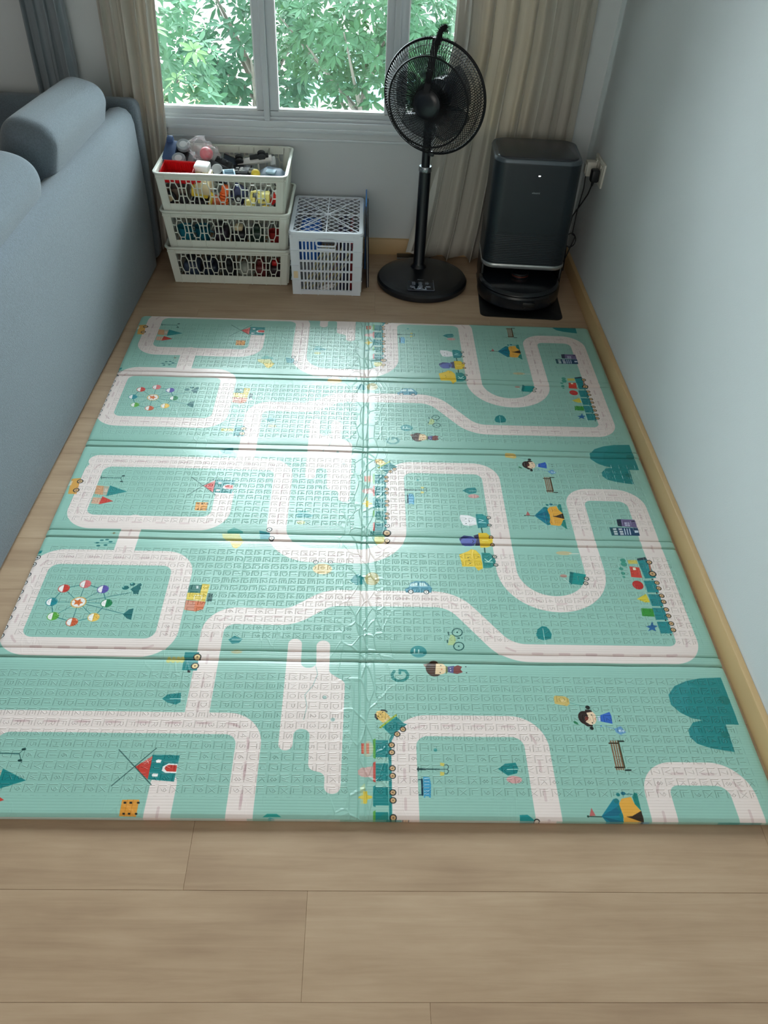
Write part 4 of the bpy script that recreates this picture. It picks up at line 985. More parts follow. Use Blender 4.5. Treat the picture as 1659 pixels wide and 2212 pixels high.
def pillow(label,c,d,rot,rad):
    mb=MB(); mb.rbox([-v for v in d],d,rad,6); rnd=random.Random(1)
    V=[]
    for p in mb.v:
        p=Vector(p); k=1+.06*(1-min(1,abs(p.y)/d[1]))*(1-min(1,abs(p.z)/d[2])); V.append(rot@Vector((p.x*k,p.y,p.z)))
    mb.v=V; o=mb.build('sofa_cushion',fab,None,80); md=o.modifiers.new('smooth','SUBSURF'); md.levels=1; md.render_levels=2
    o.location=c; tag(o,label,'cushion',None); return o
pillow('plump blue-grey back cushion at the far end of the sofa, nearest the curtains',(-1.108,2.120,.605),(.090,.335,.210),RY(15)@RX(-2)@RZ(-1.5),.070)
pillow('plump blue-grey back cushion cut off by the left edge of the photo',(-1.120,1.385,.590),(.098,.335,.200),RY(15),.085)
# ------------------------------------------------------------------ curtains
cm=mat('beige_curtain_cloth',(204,200,190),.9,bump=.3,bscale=500,vary=.08,vscale=25,stretch=(6,6,.25))
b=cm.node_tree.nodes['Principled BSDF']; nt=cm.node_tree; tl=nt.nodes.new('ShaderNodeBsdfTranslucent'); tl.inputs[0].default_value=srgb((190,176,154)); mx=nt.nodes.new('ShaderNodeMixShader'); mx.inputs[0].default_value=.15
nt.links.new(b.outputs[0],mx.inputs[1]); nt.links.new(tl.outputs[0],mx.inputs[2]); nt.links.new(mx.outputs[0],nt.nodes['Material Output'].inputs[0])
cm2=mat('grey_curtain_cloth',(140,150,156),.9,bump=.3,bscale=500,vary=.06,vscale=25)
lin=mat('white_curtain_lining',(222,220,212),.9)
def curtain(name,label,xl,xr,yc,z0,z1,nf,amp,seed,hem,cat='curtain',n=260,m_=None):
    rnd=random.Random(seed); ph=[0];
    for i in range(nf): ph.append(ph[-1]+rnd.uniform(.6,1.4))
    tot=ph[-1]; am=[rnd.uniform(.55,1.) for _ in range(nf+1)]
    mz=34; V=[]
    for j in range(mz+1):
        z=z0+(z1-z0)*j/mz
        for i in range(n+1):
            u=i/n*tot; s=max(k for k in range(nf) if ph[k]<=u+1e-9) if u<tot else nf-1
            q=(u-ph[s])/(ph[s+1]-ph[s]); a=am[s]*amp; q=q-.09*math.sin(2*PI*q+s)
            yy=a*math.cos(2*PI*q)*(1-.12*(z-z0)); yy+=.35*a*math.cos(4*PI*q+seed)
            x=xl(z)+(xr(z)-xl(z))*i/n+.010*math.sin(2*PI*q)*(1+.3*math.sin(z*5+s))
            zz=z+(hem(i/n) if j==0 else hem(i/n)*(1-j/mz)**6)
            V.append((x,min(2.774,yc+yy+.004*math.sin(z*7+s)),zz))
    Fc=[(j*(n+1)+i,j*(n+1)+i+1,(j+1)*(n+1)+i+1,(j+1)*(n+1)+i) for j in range(mz) for i in range(n)]
    mb=MB().add(V,Fc); o=mb.build(name,m_ or cm,None,80); md=o.modifiers.new('thickness','SOLIDIFY'); md.thickness=.0015
    tag(o,label,cat); return o
def lerp(z,tab):
    for (a,va),(b_,vb) in zip(tab,tab[1:]):
        if z<=b_: return va+(vb-va)*(z-a)/(b_-a)
    return tab[-1][1]
rc=curtain('curtain','beige floor-length curtain hanging right of the window behind the fan',lambda z:lerp(z,[(0,.20),(.17,.235),(.47,.272),(.88,.325),(2.4,.33)]),lambda z:.845+.01*z,2.730,.012,2.36,7,.036,23,lambda u:.004*math.sin(u*40)+(.02 if u<.08 else 0))
ll=MB()
Vn=[];m=24
for j in range(m+1):
    z=.02+2.3*j/m
    for i in range(9):
        x=lerp(z,[(0,.175),(.08,.178),(.17,.215),(.47,.267),(.88,.318),(2.4,.322)])+i*.011; Vn.append((x,2.757+.010*math.sin(i*.9+1.2*z)-(.018 if z<.2 else .018*max(0,1-(z-.2)*4))*(1-i/8.),z+(.014*abs(i-3)/4 if j==0 else 0)))
ll.add(Vn,[(j*9+i,j*9+i+1,(j+1)*9+i+1,(j+1)*9+i) for j in range(m) for i in range(8)]); l2=ll.build('lining',lin,rc,80)
rc2=curtain('curtain','beige curtain hanging between the sofa and the left side of the window',lambda z:-1.055-.0*z,lambda z:lerp(z,[(0,-.885),(.5,-.862),(1.0,-.838),(2.4,-.80)]),2.742,.012,2.36,5,.024,7,lambda u:0)
Vn=[]
for j in range(m+1):
    z=.02+2.3*j/m
    for i in range(5): Vn.append((lerp(z,[(0,-.888),(.5,-.864),(1.0,-.84),(2.4,-.80)])+i*.0022,2.76+.004*math.sin(i*1.4),z))
ll=MB().add(Vn,[(j*5+i,j*5+i+1,(j+1)*5+i+1,(j+1)*5+i) for j in range(m) for i in range(4)]); ll.build('lining',lin,rc2,80)
gc=curtain('curtain','narrow gathered grey curtain behind the far back of the sofa, at the left edge',lambda z:-1.345,lambda z:-1.175,2.742,.012,2.36,4,.026,3,lambda u:0,m_=cm2)
rod=MB().tube([(-1.5,2.72,2.37),(.9,2.72,2.37)],.012,12); rod.box((-1.45,2.72,2.36),(-1.43,2.795,2.38)).box((.86,2.72,2.36),(.88,2.795,2.38))
tag(rod.build('curtain_rod',mat('rod_metal',(150,150,150),.3,.8),None),'metal rod carrying the curtains above the window','curtain rod')
# ------------------------------------------------------------------ stacked lattice crates
crm=mat('cream_crate_plastic',(224,227,217),.38,vary=.03); crm.node_tree.nodes['Principled BSDF'].inputs['Subsurface Weight'].default_value=.0
def crate(loc,label):
    t=thing('storage_crate',label,'crate',loc,0,'cream lattice crates stacked under the window')
    W0,W1,D0,D1,H=.482,.512,.318,.348,.163; th=.0028
    def wall(face):
        # face: 0 front 1 back 2 left 3 right ; u along, z up
        Lw0,Lw1=(W0,W1) if face<2 else (D0,D1); off0,off1=((D0,D1) if face<2 else (W0,W1)); n=7 if face<2 else 5
        def pt(u,z,o):
            k=z/H; hw=(Lw0+(Lw1-Lw0)*k)/2; d=(off0+(off1-off0)*k)/2+o; s=u*hw
            return {0:(s,-d,z),1:(-s,d,z),2:(-d,-s,z),3:(d,s,z)}[face]
        mb=MB()
        def strip(a,b2,w,o0=-th,o1=0):       # bar in wall plane between two (u,z) points
            hw=Lw1/2; ax,az=a[0]*hw,a[1]; bx,bz=b2[0]*hw,b2[1]; dx,dz=bx-ax,bz-az; l=math.hypot(dx,dz); nx_,nz_=-dz/l*w/2,dx/l*w/2; ex,ez=dx/l*w*.3,dz/l*w*.3
            q=[(ax-ex+nx_,az-ez+nz_),(ax-ex-nx_,az-ez-nz_),(bx+ex-nx_,bz+ez-nz_),(bx+ex+nx_,bz+ez+nz_)]
            V=[pt(x/hw,z,o) for o in(o0,o1) for x,z in q]; mb.add(V,[(0,1,2,3),(7,6,5,4),(0,4,5,1),(1,5,6,2),(2,6,7,3),(3,7,4,0)])
        def panel(u0,u1,z0,z1,o0=-th,o1=0):
            V=[pt(u,z,o) for o in(o0,o1) for u,z in((u0,z0),(u1,z0),(u1,z1),(u0,z1))]; mb.add(V,[(0,1,2,3),(7,6,5,4),(0,4,5,1),(1,5,6,2),(2,6,7,3),(3,7,4,0)])
        zl,zu=.037,.134; ue=.875
        panel(-.985,.985,0,zl);panel(-.985,.985,zu,H-.004)
        panel(-.985,-ue,zl,zu);panel(ue,.985,zl,zu)
        bay=2*ue/n
        for i in range(n+1):
            u=-ue+bay*i; strip((u,0.002),(u,H-.004),.0040,-th,.0050)
        strip((-.985,zu+.006),(.985,zu+.006),.002,0,.0022)
        for i in range(n):
            c=-ue+bay*(i+.5); a=bay*.255; g=.020; zm0,zm1=zl+.012,zu-.012
            hx=[(c-a*.55,zm1),(c+a*.55,zm1),(c+a,zm1-g),(c+a,zm0+g),(c+a*.55,zm0),(c-a*.55,zm0),(c-a,zm0+g),(c-a,zm1-g)]
            for k in range(8): strip(hx[k],hx[(k+1)%8],.0038)
            for s in(-1,1):
                strip((c+s*a*.55,zm1),(c+s*a*.55,zu),.0034); strip((c+s*a*.55,zm0),(c+s*a*.55,zl),.0034)
                strip((c+s*a,zm1-g),(c+s*bay*.5,zm1-g),.0034); strip((c+s*a,zm0+g),(c+s*bay*.5,zm0+g),.0034)
        return mb
    for f,nm in((0,'front_wall'),(1,'back_wall'),(2,'side_wall'),(3,'side_wall')): wall(f).build(nm,crm,t,30)
    bt=MB(); 
    for i in range(26):
        x=-W0/2+.012+i*(W0-.024)/25; bt.box((x-.003,-D0/2+.01,0),(x+.003,D0/2-.01,.003))
    for y in(-D0/2+.006,-.05,.05,D0/2-.006): bt.box((-W0/2,y-.006,.0005),(W0/2,y+.006,.0035))
    bt.build('slatted_base',crm,t,0)
    # rolled rim with rounded corners
    rm=MB(); o=[(0,H-.010),(.006,H-.010),(.0105,H-.004),(.0095,H),(.001,H+.001),(-.001,H-.001)]
    Lr=[]
    for dx,z in o: Lr.append(rr(W1+2*dx,D1+2*dx,.022+max(0,dx),z,6))
    n=len(Lr[0]); V=[p for l in Lr for p in l]; m=len(Lr)
    Fr=[(i*n+k,i*n+(k+1)%n,((i+1)%m)*n+(k+1)%n,((i+1)%m)*n+k) for i in range(m) for k in range(n)]
    rm.add(V,Fr); rm.build('rim',crm,t,40)
    for sx in(-1,1):
        for sy in(-1,1):
            cr_=MB(); Lc=[]
            for z,k in((0.,0),(H-.004,1)):
                w,d=(W0,D0) if k==0 else (W1,D1)
                a=[(sx*(w/2-.016+.016*math.cos(q)),sy*(d/2-.016+.016*math.sin(q)),z) for q in [PI/2*i/6 for i in range(7)]]
                bb=[(sx*(w/2-.016+.0132*math.cos(q)),sy*(d/2-.016+.0132*math.sin(q)),z) for q in [PI/2*i/6 for i in range(6,-1,-1)]]
                Lc.append(a+bb)
            cr_.layers(Lc); cr_.build('corner_post',crm,t,40)
    return t
CX=-.590; CYc=2.592; PZ=.153
crate((CX+.002,CYc,.002),'cream lattice plastic crate on the floor, bottom of the stack of three')
crate((CX+.004,CYc,.002+PZ),'cream lattice plastic crate in the middle of the stack of three')
crate((CX,CYc-.006,.002+2*PZ),'cream lattice plastic crate heaped with toys on top of the stack of three')
# ------------------------------------------------------------------ toys
def pm_(n,c,r=.35,**k): return mat(n,c,r,**k)
red=pm_('red_plastic',(200,22,28));blu=pm_('slate_blue_plastic',(66,88,128));gry=pm_('grey_plastic',(140,146,150));lgry=pm_('light_grey_plastic',(196,198,200));blk=pm_('black_plastic',(22,25,30));dgr=pm_('dark_rubber',(38,40,44),.7)
yel=pm_('yellow_plastic',(238,205,70));ylp=pm_('pale_yellow_plastic',(238,222,130));org=pm_('orange_plastic',(228,98,40));crmt=pm_('cream_plastic',(228,208,168));wht=pm_('white_plastic',(232,228,226));tea=pm_('teal_plastic',(30,120,140));pnk=pm_('pink_plastic',(205,62,78));pbl=pm_('pale_blue_plastic',(170,200,220));mar=pm_('maroon_plastic',(110,40,42));dgn=pm_('dark_green_plastic',(40,62,52));brn=pm_('brown_plastic',(80,62,48))
TZ=.002+2*PZ
def wheelp(t,c,r,w,axis='Y',tire=dgr,hubm=lgry,nm='wheel'):
    pr=[(r*.55,-w/2),(r*.92,-w/2),(r,-w*.32),(r,w*.32),(r*.92,w/2),(r*.55,w/2)]
    wh=MB().lathe([(0.0001,-w*.35)]+pr+[(0.0001,w*.35)],24,c,axis).build(nm,tire,t,30)
    sgn=1
    hb=MB()
    for s in(-1,1):
        hb.lathe([(.0001,s*w*.36),(r*.5,s*w*.38),(r*.55,s*w*.5),(r*.35,s*w*.52),(.0001,s*w*.50)],20,c,axis)
    hb.build('hub',hubm,wh,30); return wh
# slate-blue truck lying nose down in the far left corner
t=thing('toy_truck','slate-blue toy truck tipped up with two grey wheels, far left corner of the top crate','toy',(-.800,2.612,TZ+.160),0,rot=(R_(32),R_(4),R_(-6)))
MB().rbox((-.045,-.05,-.015),(.005,.06,.020),.005).build('body',blu,t); MB().rbox((-.040,.045,.0),(-.015,.07,.034),.004).build('cab',blu,t)
MB().rbox((.004,-.055,-.02),(.055,.06,.012),.004).build('chassis',blk,t)
wheelp(t,(.032,.036,.024),.0275,.020,'Z',gry,lgry);wheelp(t,(.028,-.034,.026),.0275,.020,'Z',gry,lgry)
MB().rbox((.055,-.045,-.02),(.080,.03,.006),.005).build('rear_panel',gry,t)
# red tipper bed
t=thing('toy_tipper','red ribbed toy tipper bed lying at the front left of the top crate','toy',(-.766,2.498,TZ+.116),0,rot=(R_(14),0,R_(-5)))
tb=MB(); w,d,h=.132,.085,.042
tb.box((-w/2,-d/2,0),(w/2,d/2,.003)); tb.box((-w/2,-d/2,0),(-w/2+.003,d/2,h)); tb.box((w/2-.003,-d/2,0),(w/2,d/2,h)); tb.box((-w/2,-d/2,0),(w/2,-d/2+.003,h)); tb.box((-w/2,d/2-.003,0),(w/2,d/2,h))
for i in range(15):
    x=-w/2+.01+i*.0093; tb.box((x-.0018,-d/2+.002,.003),(x+.0018,d/2-.002,.0055)); tb.box((x-.0018,d/2-.006,.004),(x+.0018,d/2-.002,h-.004)); tb.box((x-.0018,-d/2-.002,.004),(x+.0018,-d/2,h-.004))
tb.build('bed',red,t,0); MB().tube([(-w/2,-d/2,h),(w/2,-d/2,h),(w/2,d/2,h),(-w/2,d/2,h)],.0032,8,True).build('bed_rim',red,t)
MB().rbox((w/2-.005,-d/2,h*.2),(w/2+.03,-d/2+.012,h*.9),.003).build('hinge_arm',red,t); MB().rbox((-w/2-.012,-d/2-.006,-.004),(-w/2+.006,d/2,.008),.003).build('tailgate_hinge',red,t)
# cream cab block with stamped marks
t=thing('toy_cab','cream toy truck cab with small dark marks beside the red tipper bed','toy',(-.668,2.488,TZ+.105),0,rot=(R_(10),R_(4),R_(-8)))
MB().rbox((-.032,-.035,-.04),(.030,.035,.04),.006).build('body',crmt,t); MB().rbox((-.042,.0,.0),(.018,.055,.060),.008).build('roof',wht,t)
mk=MB()
for i,(x,y) in enumerate(((-.008,-.020),(-.010,-.005),(-.006,.012),(.012,.016))): mk.box((x,y,.0402),(x+.008,y+.0022,.0408)); mk.box((x,y,.0402),(x+.002,y+.007,.0408))
mk.build('stamped_marks',brn,t,0)
# clear bag holding a pink ball
pl=bpy.data.materials.new('clear_film'); pl.use_nodes=True; nt=pl.node_tree; b=nt.nodes['Principled BSDF']; b.inputs['Base Color'].default_value=(.95,.93,.95,1); b.inputs['Roughness'].default_value=.12; b.inputs['Alpha'].default_value=.22; b.inputs['Specular IOR Level'].default_value=1.0
nn=nt.nodes.new('ShaderNodeTexVoronoi'); nn.inputs['Scale'].default_value=40; nb=nt.nodes.new('ShaderNodeBump'); nb.inputs['Strength'].default_value=.8; nb.inputs['Distance'].default_value=.004; nt.links.new(nn.outputs[0],nb.inputs['Height']); nt.links.new(nb.outputs[0],b.inputs['Normal'])
bagc=(-.672,2.620,TZ+.176)
t=thing('plastic_bag','crumpled clear plastic bag lying on the toys at the back of the top crate','bag',bagc)
rnd=random.Random(5); mb=MB(); n,m=44,28;V=[]
for i in range(m+1):
    th=PI*i/m
    for k in range(n):
        a=2*PI*k/n; q=1+.10*math.sin(5*a+3*th)+.09*math.sin(9*a-5*th)+.05*rnd.uniform(-1,1)
        V.append((.060*q*math.sin(th)*math.cos(a)*(1.1-.2*math.cos(a)),.046*q*math.sin(th)*math.sin(a),.042*q*math.cos(th)-.018*math.cos(a)))
mb.add(V,[(i*n+k,(i+1)*n+k,(i+1)*n+(k+1)%n,i*n+(k+1)%n) for i in range(m) for k in range(n)]); mb.build('film',pl,t,20)
tag(MB().sphere((bagc[0]+.002,bagc[1]-.012,bagc[2]-.002),.027,24,16).build('toy_ball',pnk),'pink-red toy ball inside the clear plastic bag on the top crate','ball')
# black camera-like toy
t=thing('toy_speaker','black box toy with a round silver-rimmed opening in the middle of the top crate','toy',(-.622,2.556,TZ+.118),0,rot=(R_(38),R_(18),R_(-18)))
MB().rbox((-.045,-.030,-.03),(.045,.030,.026),.006).build('body',blk,t)
MB().lathe([(.016,.026),(.021,.027),(.022,.029),(.020,.030),(.017,.028)],28).build('ring',lgry,t); MB().lathe([(.0001,.0265),(.018,.0268)],24).build('opening',dgr,t)
MB().rbox((-.03,.028,-.025),(.04,.060,.018),.004).build('battery_cover',blk,t); MB().sphere((-.01,.05,.02),.005).build('button',dgr,t); MB().sphere((.02,.05,.02),.005).build('button',dgr,t)
# remote with white keys
t=thing('toy_remote','black remote with small white keys in the top crate, behind the pale blue block','toy',(-.545,2.612,TZ+.105),0,rot=(R_(12),R_(-6),R_(-12)))
MB().rbox((-.05,-.035,-.012),(.05,.035,.012),.004).build('body',blk,t)
for x,y in((-.01,.005),(-.01,-.015),(.008,.005),(.008,-.006),(.008,-.017)): MB().rbox((x,y,.0115),(x+.012,y+.007,.0145),.001).build('key',wht,t)
t=thing('toy_screen','black open square toy frame leaning against the rear of the black box toy','toy',(-.585,2.645,TZ+.125),0,rot=(R_(50),R_(25),R_(10)))
MB().tube([(-.03,-.03,0),(.03,-.03,0),(.03,.03,0),(-.03,.03,0)],.0035,6,True).build('bars',blk,t); MB().box((-.028,-.028,-.001),(.028,.028,.001)).build('panel',mat('smoked_plastic',(50,62,78),.2),t,0)
t=thing('toy_block','pale blue open toy block at the front of the top crate','toy',(-.568,2.505,TZ+.124),0,rot=(R_(20),0,R_(15)))
tb=MB(); tb.rbox((-.022,-.018,-.014),(.022,.018,.006),.002); tb.rbox((-.024,-.02,.006),(-.018,.02,.018),.001); tb.rbox((.018,-.02,.006),(.024,.02,.018),.001); tb.rbox((-.02,.015,.006),(.02,.02,.018),.001); tb.build('body',pbl,t)
# white toy truck chassis on its back
t=thing('toy_truck','white toy truck chassis lying upside down with black wheels, back right of the top crate','toy',(-.482,2.672,TZ+.132),0,rot=(R_(40),R_(-9),R_(2)))
MB().rbox((-.075,-.014,-.006),(.072,.014,.008),.003).build('chassis',wht,t)
MB().rbox((-.088,-.018,-.012),(-.066,.018,.004),.004).build('bumper',wht,t); MB().tube([(-.03,-.014,-.005),(-.005,-.05,-.01),(.012,-.05,-.01),(.012,-.014,-.005)],.0035,6).build('ladder_arm',wht,t)
for x,y in((-.062,.014),(-.062,-.004),(.032,.018),(.032,.0)): wheelp(t,(x,y,.018),.0165,.010,'Y',dgr,dgr)
MB().rbox((-.02,.0,.006),(.06,.02,.014),.003).build('axle_plate',blk,t); MB().rbox((.062,-.03,-.02),(.085,.01,.0),.003).build('cab_plate',lgry,t)
t=thing('toy_part','silver clip-shaped toy part under the white chassis in the top crate','toy',(-.505,2.600,TZ+.115),0,rot=(R_(15),0,R_(-6)))
MB().tube([(-.028,-.006,0),(.02,-.008,.002),(.034,0,.004),(.02,.01,.002),(-.028,.008,0)],.005,8).build('clip',lgry,t)
tag(MB().sphere((-.468,2.560,TZ+.118),.0185,24,16).build('toy_ball',yel),'small yellow ball near the front right of the top crate','ball')
t=thing('toy_car','pale grey-blue toy car lying in the front right corner of the top crate','toy',(-.405,2.590,TZ+.088),0,rot=(R_(8),R_(3),R_(-12)))
mb=MB(); L_=[]
for y,w,h in((-.034,.050,.020),(-.03,.058,.032),(0,.06,.042),(.03,.056,.036),(.036,.046,.02)):
    L_.append([(-w,y,0),(w,y,0),(w*.98,y,h*.5),(w*.55,y,h),(-w*.5,y,h),(-w*.95,y,h*.5)])
mb.layers(L_); mb.build('body',pm_('blue_grey_plastic',(128,146,166)),t,50); MB().rbox((-.018,-.03,.036),(.022,.0,.045),.003).build('window',pbl,t)
wheelp(t,(-.035,-.037,.004),.014,.008,'Y',lgry,wht); wheelp(t,(.035,-.037,.004),.014,.008,'Y',dgr,wht)
# toys seen through the front lattice of the top crate
t=thing('toy_truck','dark toy truck with a cream-hubbed wheel seen through the left of the top crate front','toy',(-.790,2.50,TZ+.045))
MB().rbox((-.045,-.02,-.03),(.05,.045,.03),.005).build('body',brn,t); wheelp(t,(-.022,-.026,-.003),.026,.014,'Y',dgr,crmt); wheelp(t,(.034,-.026,-.006),.022,.014,'Y',dgr,dgr)
t=thing('toy_digger','yellow toy digger seen through the left half of the top crate front','toy',(-.685,2.488,TZ+.045),0,rot=(0,R_(8),0))
MB().rbox((-.04,-.02,.0),(.028,.04,.052),.006).build('cab',yel,t); MB().tube([(.02,-.012,.04),(.042,-.012,.02),(.036,-.012,-.02)],.008,8).build('arm',yel,t); MB().rbox((-.04,-.02,-.035),(.03,.04,-.008),.01).build('track',dgr,t)
t=thing('toy_figure','orange jointed toy figure seen through the middle of the top crate front','toy',(-.600,2.485,TZ+.045),0,rot=(0,R_(12),0))
mb=MB()
for i in range(5): mb.lathe([(.0001,-.0001),(.016,.001),(.018,.005),(.016,.010),(.0001,.011)],18,(.012-.002*i,0,-.036+.0115*i))
mb.build('body',org,t); MB().rbox((-.045,-.01,-.045),(-.004,.03,-.004),.012,4).build('shell',pm_('coral_plastic',(226,120,84)),t); MB().rbox((-.008,-.012,.018),(.022,.02,.05),.005).build('head',org,t)
t=thing('toy_car','dark navy toy car seen through the top crate front, right of the orange figure','toy',(-.535,2.51,TZ+.05),0,rot=(0,R_(30),R_(10)))
MB().rbox((-.03,-.02,-.03),(.03,.04,.03),.01,3).build('body',pm_('navy_plastic',(34,44,84)),t); wheelp(t,(.0,-.024,-.01),.014,.01,'Y',dgr,lgry)
t=thing('toy_excavator','pale yellow toy excavator seen through the right half of the top crate front','toy',(-.455,2.482,TZ+.042))
MB().rbox((.0,-.015,-.012),(.048,.03,.028),.005).build('cab',ylp,t); MB().rbox((-.055,-.018,-.036),(-.012,.02,.002),.004).build('bucket',ylp,t)
MB().tube([(-.03,-.005,.0),(-.022,-.005,.032),(.004,-.005,.036),(.02,-.005,.02)],.006,8).build('arm',ylp,t); MB().sphere((.03,-.012,-.026),.013,14,10,(1.3,1,.8)).build('track_wheel',yel,t); mk=MB().box((.018,-.0156,.0),(.034,-.0150,.003)).box((.018,-.0156,.008),(.034,-.0150,.011)).box((.024,-.0156,.0),(.028,-.0150,.011)); mk.build('stamped_mark',brn,t,0)
t=thing('toy_can','red and white toy can lying slanted behind the right end of the top crate front','toy',(-.378,2.49,TZ+.055),0,rot=(R_(10),R_(30),0))
MB().lathe([(.0001,-.036),(.015,-.036),(.017,-.03),(.017,.012)],22).build('red_sleeve',red,t); MB().lathe([(.017,.012),(.0172,.03),(.014,.036),(.0001,.036)],22).build('white_end',wht,t)
t=thing('toy_ring','loose black toy tyre ring on the crate floor, right end of the top crate front','toy',(-.372,2.488,TZ+.020),0,rot=(0,0,R_(20)))
MB().lathe([(.006,-.008),(.018,-.008),(.022,-.003),(.022,.003),(.018,.008),(.006,.008)],22,(0,0,0),'Y').build('tyre',dgr,t); MB().lathe([(.0001,-.006),(.008,-.009),(.008,.009),(.0001,.006)],16,(0,0,0),'Y').build('hub',lgry,t)
# middle crate
MZ=.002+PZ
def cup(x,y,z,m,label,r=.032,h=.07,nm='toy_cup'):
    t=thing(nm,label,'toy cup',(x,y,z)); MB().lathe([(.0001,0),(r*.8,0),(r,h),(r*1.04,h+.002),(r*.97,h),(r*.77,.003),(.0001,.003)],26).build('bowl',m,t)
    MB().tube([(r*.9,0,h*.75),(r*1.5,0,h*.65),(r*1.45,0,h*.35),(r*.85,0,h*.25)],.004,8).build('handle',m,t)
cup(-.765,2.475,MZ+.006,tea,'dull teal toy cup behind the left end of the middle crate front')
cup(-.695,2.480,MZ+.006,pm_('deep_teal_plastic',(20,98,118)),'deeper teal toy cup, second from the left behind the middle crate front')
cup(-.395,2.475,MZ+.006,pm_('dark_red_plastic',(150,40,40)),'dark red toy cup towards the right behind the middle crate front',.026,.062)
def lump(nm,x,y,z,d,m,label,m2=None):
    t=thing(nm,label,'toy',(x,y,z)); MB().rbox((-d[0],-d[1],0),(d[0],d[1],d[2]),min(d)*.45,4).build('body',m,t); MB().rbox((-d[0]*.6,-d[1]*.6,d[2]-.002),(d[0]*.5,d[1]*.6,d[2]*1.35),min(d)*.25,3).build('lid',m2 or m,t); return t
lump('toy_case',-.620,2.50,MZ+.006,(.030,.035,.062),pm_('aubergine_plastic',(48,40,52)),'dark aubergine toy case near the middle of the middle crate',dgr)
lump('toy_case',-.545,2.50,MZ+.006,(.032,.035,.055),blk,'black toy case topped with cream, right of centre in the middle crate',crmt)
lump('toy_case',-.470,2.505,MZ+.006,(.028,.035,.058),dgn,'dark green toy case beside the dark red cup in the middle crate')
t=thing('toy_jar','ribbed clear grey toy jar behind the right end of the middle crate front','toy',(-.345,2.485,MZ+.006)); mb=MB(); pr=[(.0001,0)]
for i in range(9): pr+= [(.022,.004+i*.007),(.0195,.0075+i*.007)]
mb.lathe(pr+[(.0001,.07)],24); mb.build('body',gry,t,20); MB().lathe([(.0001,.069),(.019,.069),(.019,.078),(.0001,.079)],20).build('cap',lgry,t)
# bottom crate
lump('toy_box',-.760,2.50,.008,(.036,.04,.066),pm_('dusk_blue_plastic',(62,76,98)),'dusky blue toy box behind the left end of the bottom crate front',dgr)
lump('toy_box',-.680,2.50,.008,(.032,.04,.060),pm_('ink_blue_plastic',(40,50,66)),'ink-blue toy box, second from the left behind the bottom crate front')
lump('toy_box',-.605,2.50,.008,(.030,.04,.058),dgr,'charcoal toy box, third from the left behind the bottom crate front')
tag(MB().sphere((-.532,2.488,.042),.033,24,16).build('toy_ball',pm_('stone_plastic',(168,172,160))),'stone-grey ball in the middle of the bottom crate','ball')
lump('toy_box',-.462,2.50,.008,(.026,.035,.060),mar,'maroon toy box, right of the grey ball in the bottom crate')
lump('toy_box',-.400,2.50,.008,(.026,.035,.058),pm_('plum_plastic',(52,34,44)),'plum toy box, second from the right behind the bottom crate front',red)
lump('toy_box',-.342,2.50,.008,(.022,.035,.058),dgn,'dark green toy box behind the right end of the bottom crate front')
# ------------------------------------------------------------------ translucent lidded crate
tw=bpy.data.materials.new('frosted_plastic'); tw.use_nodes=True; nt=tw.node_tree; b=nt.nodes['Principled BSDF']; b.inputs['Base Color'].default_value=srgb((236,242,250)); b.inputs['Roughness'].default_value=.35; b.inputs['Alpha'].default_value=.88
nz=nt.nodes.new('ShaderNodeTexNoise'); nz.inputs['Scale'].default_value=30; nb=nt.nodes.new('ShaderNodeBump'); nb.inputs['Strength'].default_value=.05; nt.links.new(nz.outputs[0],nb.inputs['Height']); nt.links.new(nb.outputs[0],b.inputs['Normal'])
tw2=tw.copy(); tw2.name='frosted_thin_plastic'; tw2.node_tree.nodes['Principled BSDF'].inputs['Alpha'].default_value=.62
CW,CD,CH=.286,.385,.262; wc=thing('lattice_crate','frosted white square crate with a diamond lattice lid, beside the cream stack','crate',(-.173,2.352+CD/2+.004,0.001))
def cwall(face):
    Lw=CW if face<2 else CD; off=CD/2 if face<2 else CW/2; mb=MB()
    def tr_(u,z,o): 
        k=1+.035*z/CH; s=u*k; d=(off+o)*k
        return {0:(s,-d,z),1:(-s,d,z),2:(-d,-s,z),3:(d,s,z)}[face]
    def pan(u0,u1,z0,z1,o0=-.0025,o1=0):
        V=[tr_(u,z,o) for o in(o0,o1) for u,z in((u0,z0),(u1,z0),(u1,z1),(u0,z1))]; mb.add(V,[(0,1,2,3),(7,6,5,4),(0,4,5,1),(1,5,6,2),(2,6,7,3),(3,7,4,0)])
    e=.034; u0,u1=-Lw/2+e,Lw/2-e; nr=5; zb=[.018+i*(CH-.040)/nr for i in range(nr+1)]
    pan(-Lw/2,u0,0,CH,-.004,.001);pan(u1,Lw/2,0,CH,-.004,.001);pan(u0,u1,0,.018)
    nc=3 if face<2 else 4; cw=(u1-u0)/nc
    for z in zb: pan(u0,u1,z-.0022,z+.0022,-.003,.004)
    pan(u0,u1,zb[-1],CH)
    for i in range(nc+1): pan(u0+i*cw-.0018,u0+i*cw+.0018,0,CH,-.003,.004)
    for r in range(nr):
        for c in range(nc):
            if face<2 and c==1 and r==nr-1: 
                pan(u0+cw+.002,u0+2*cw-.002,zb[r],zb[r]+.012); continue
            for q in range(1,5): 
                x=u0+c*cw+q*cw/5; pan(x-.0030,x+.0030,zb[r],zb[r+1],-.0022,0)
            pan(u0+c*cw,u0+(c+1)*cw,zb[r],zb[r]+.0045,-.0022,0);pan(u0+c*cw,u0+(c+1)*cw,zb[r+1]-.0045,zb[r+1],-.0022,0)
    for z in (CH*.25,CH*.5,CH*.75):
        for s in(-1,1): pan(s*(Lw/2-.017)-.016,s*(Lw/2-.017)+.016,z-.0015,z+.0015,-.002,.005)
    return mb
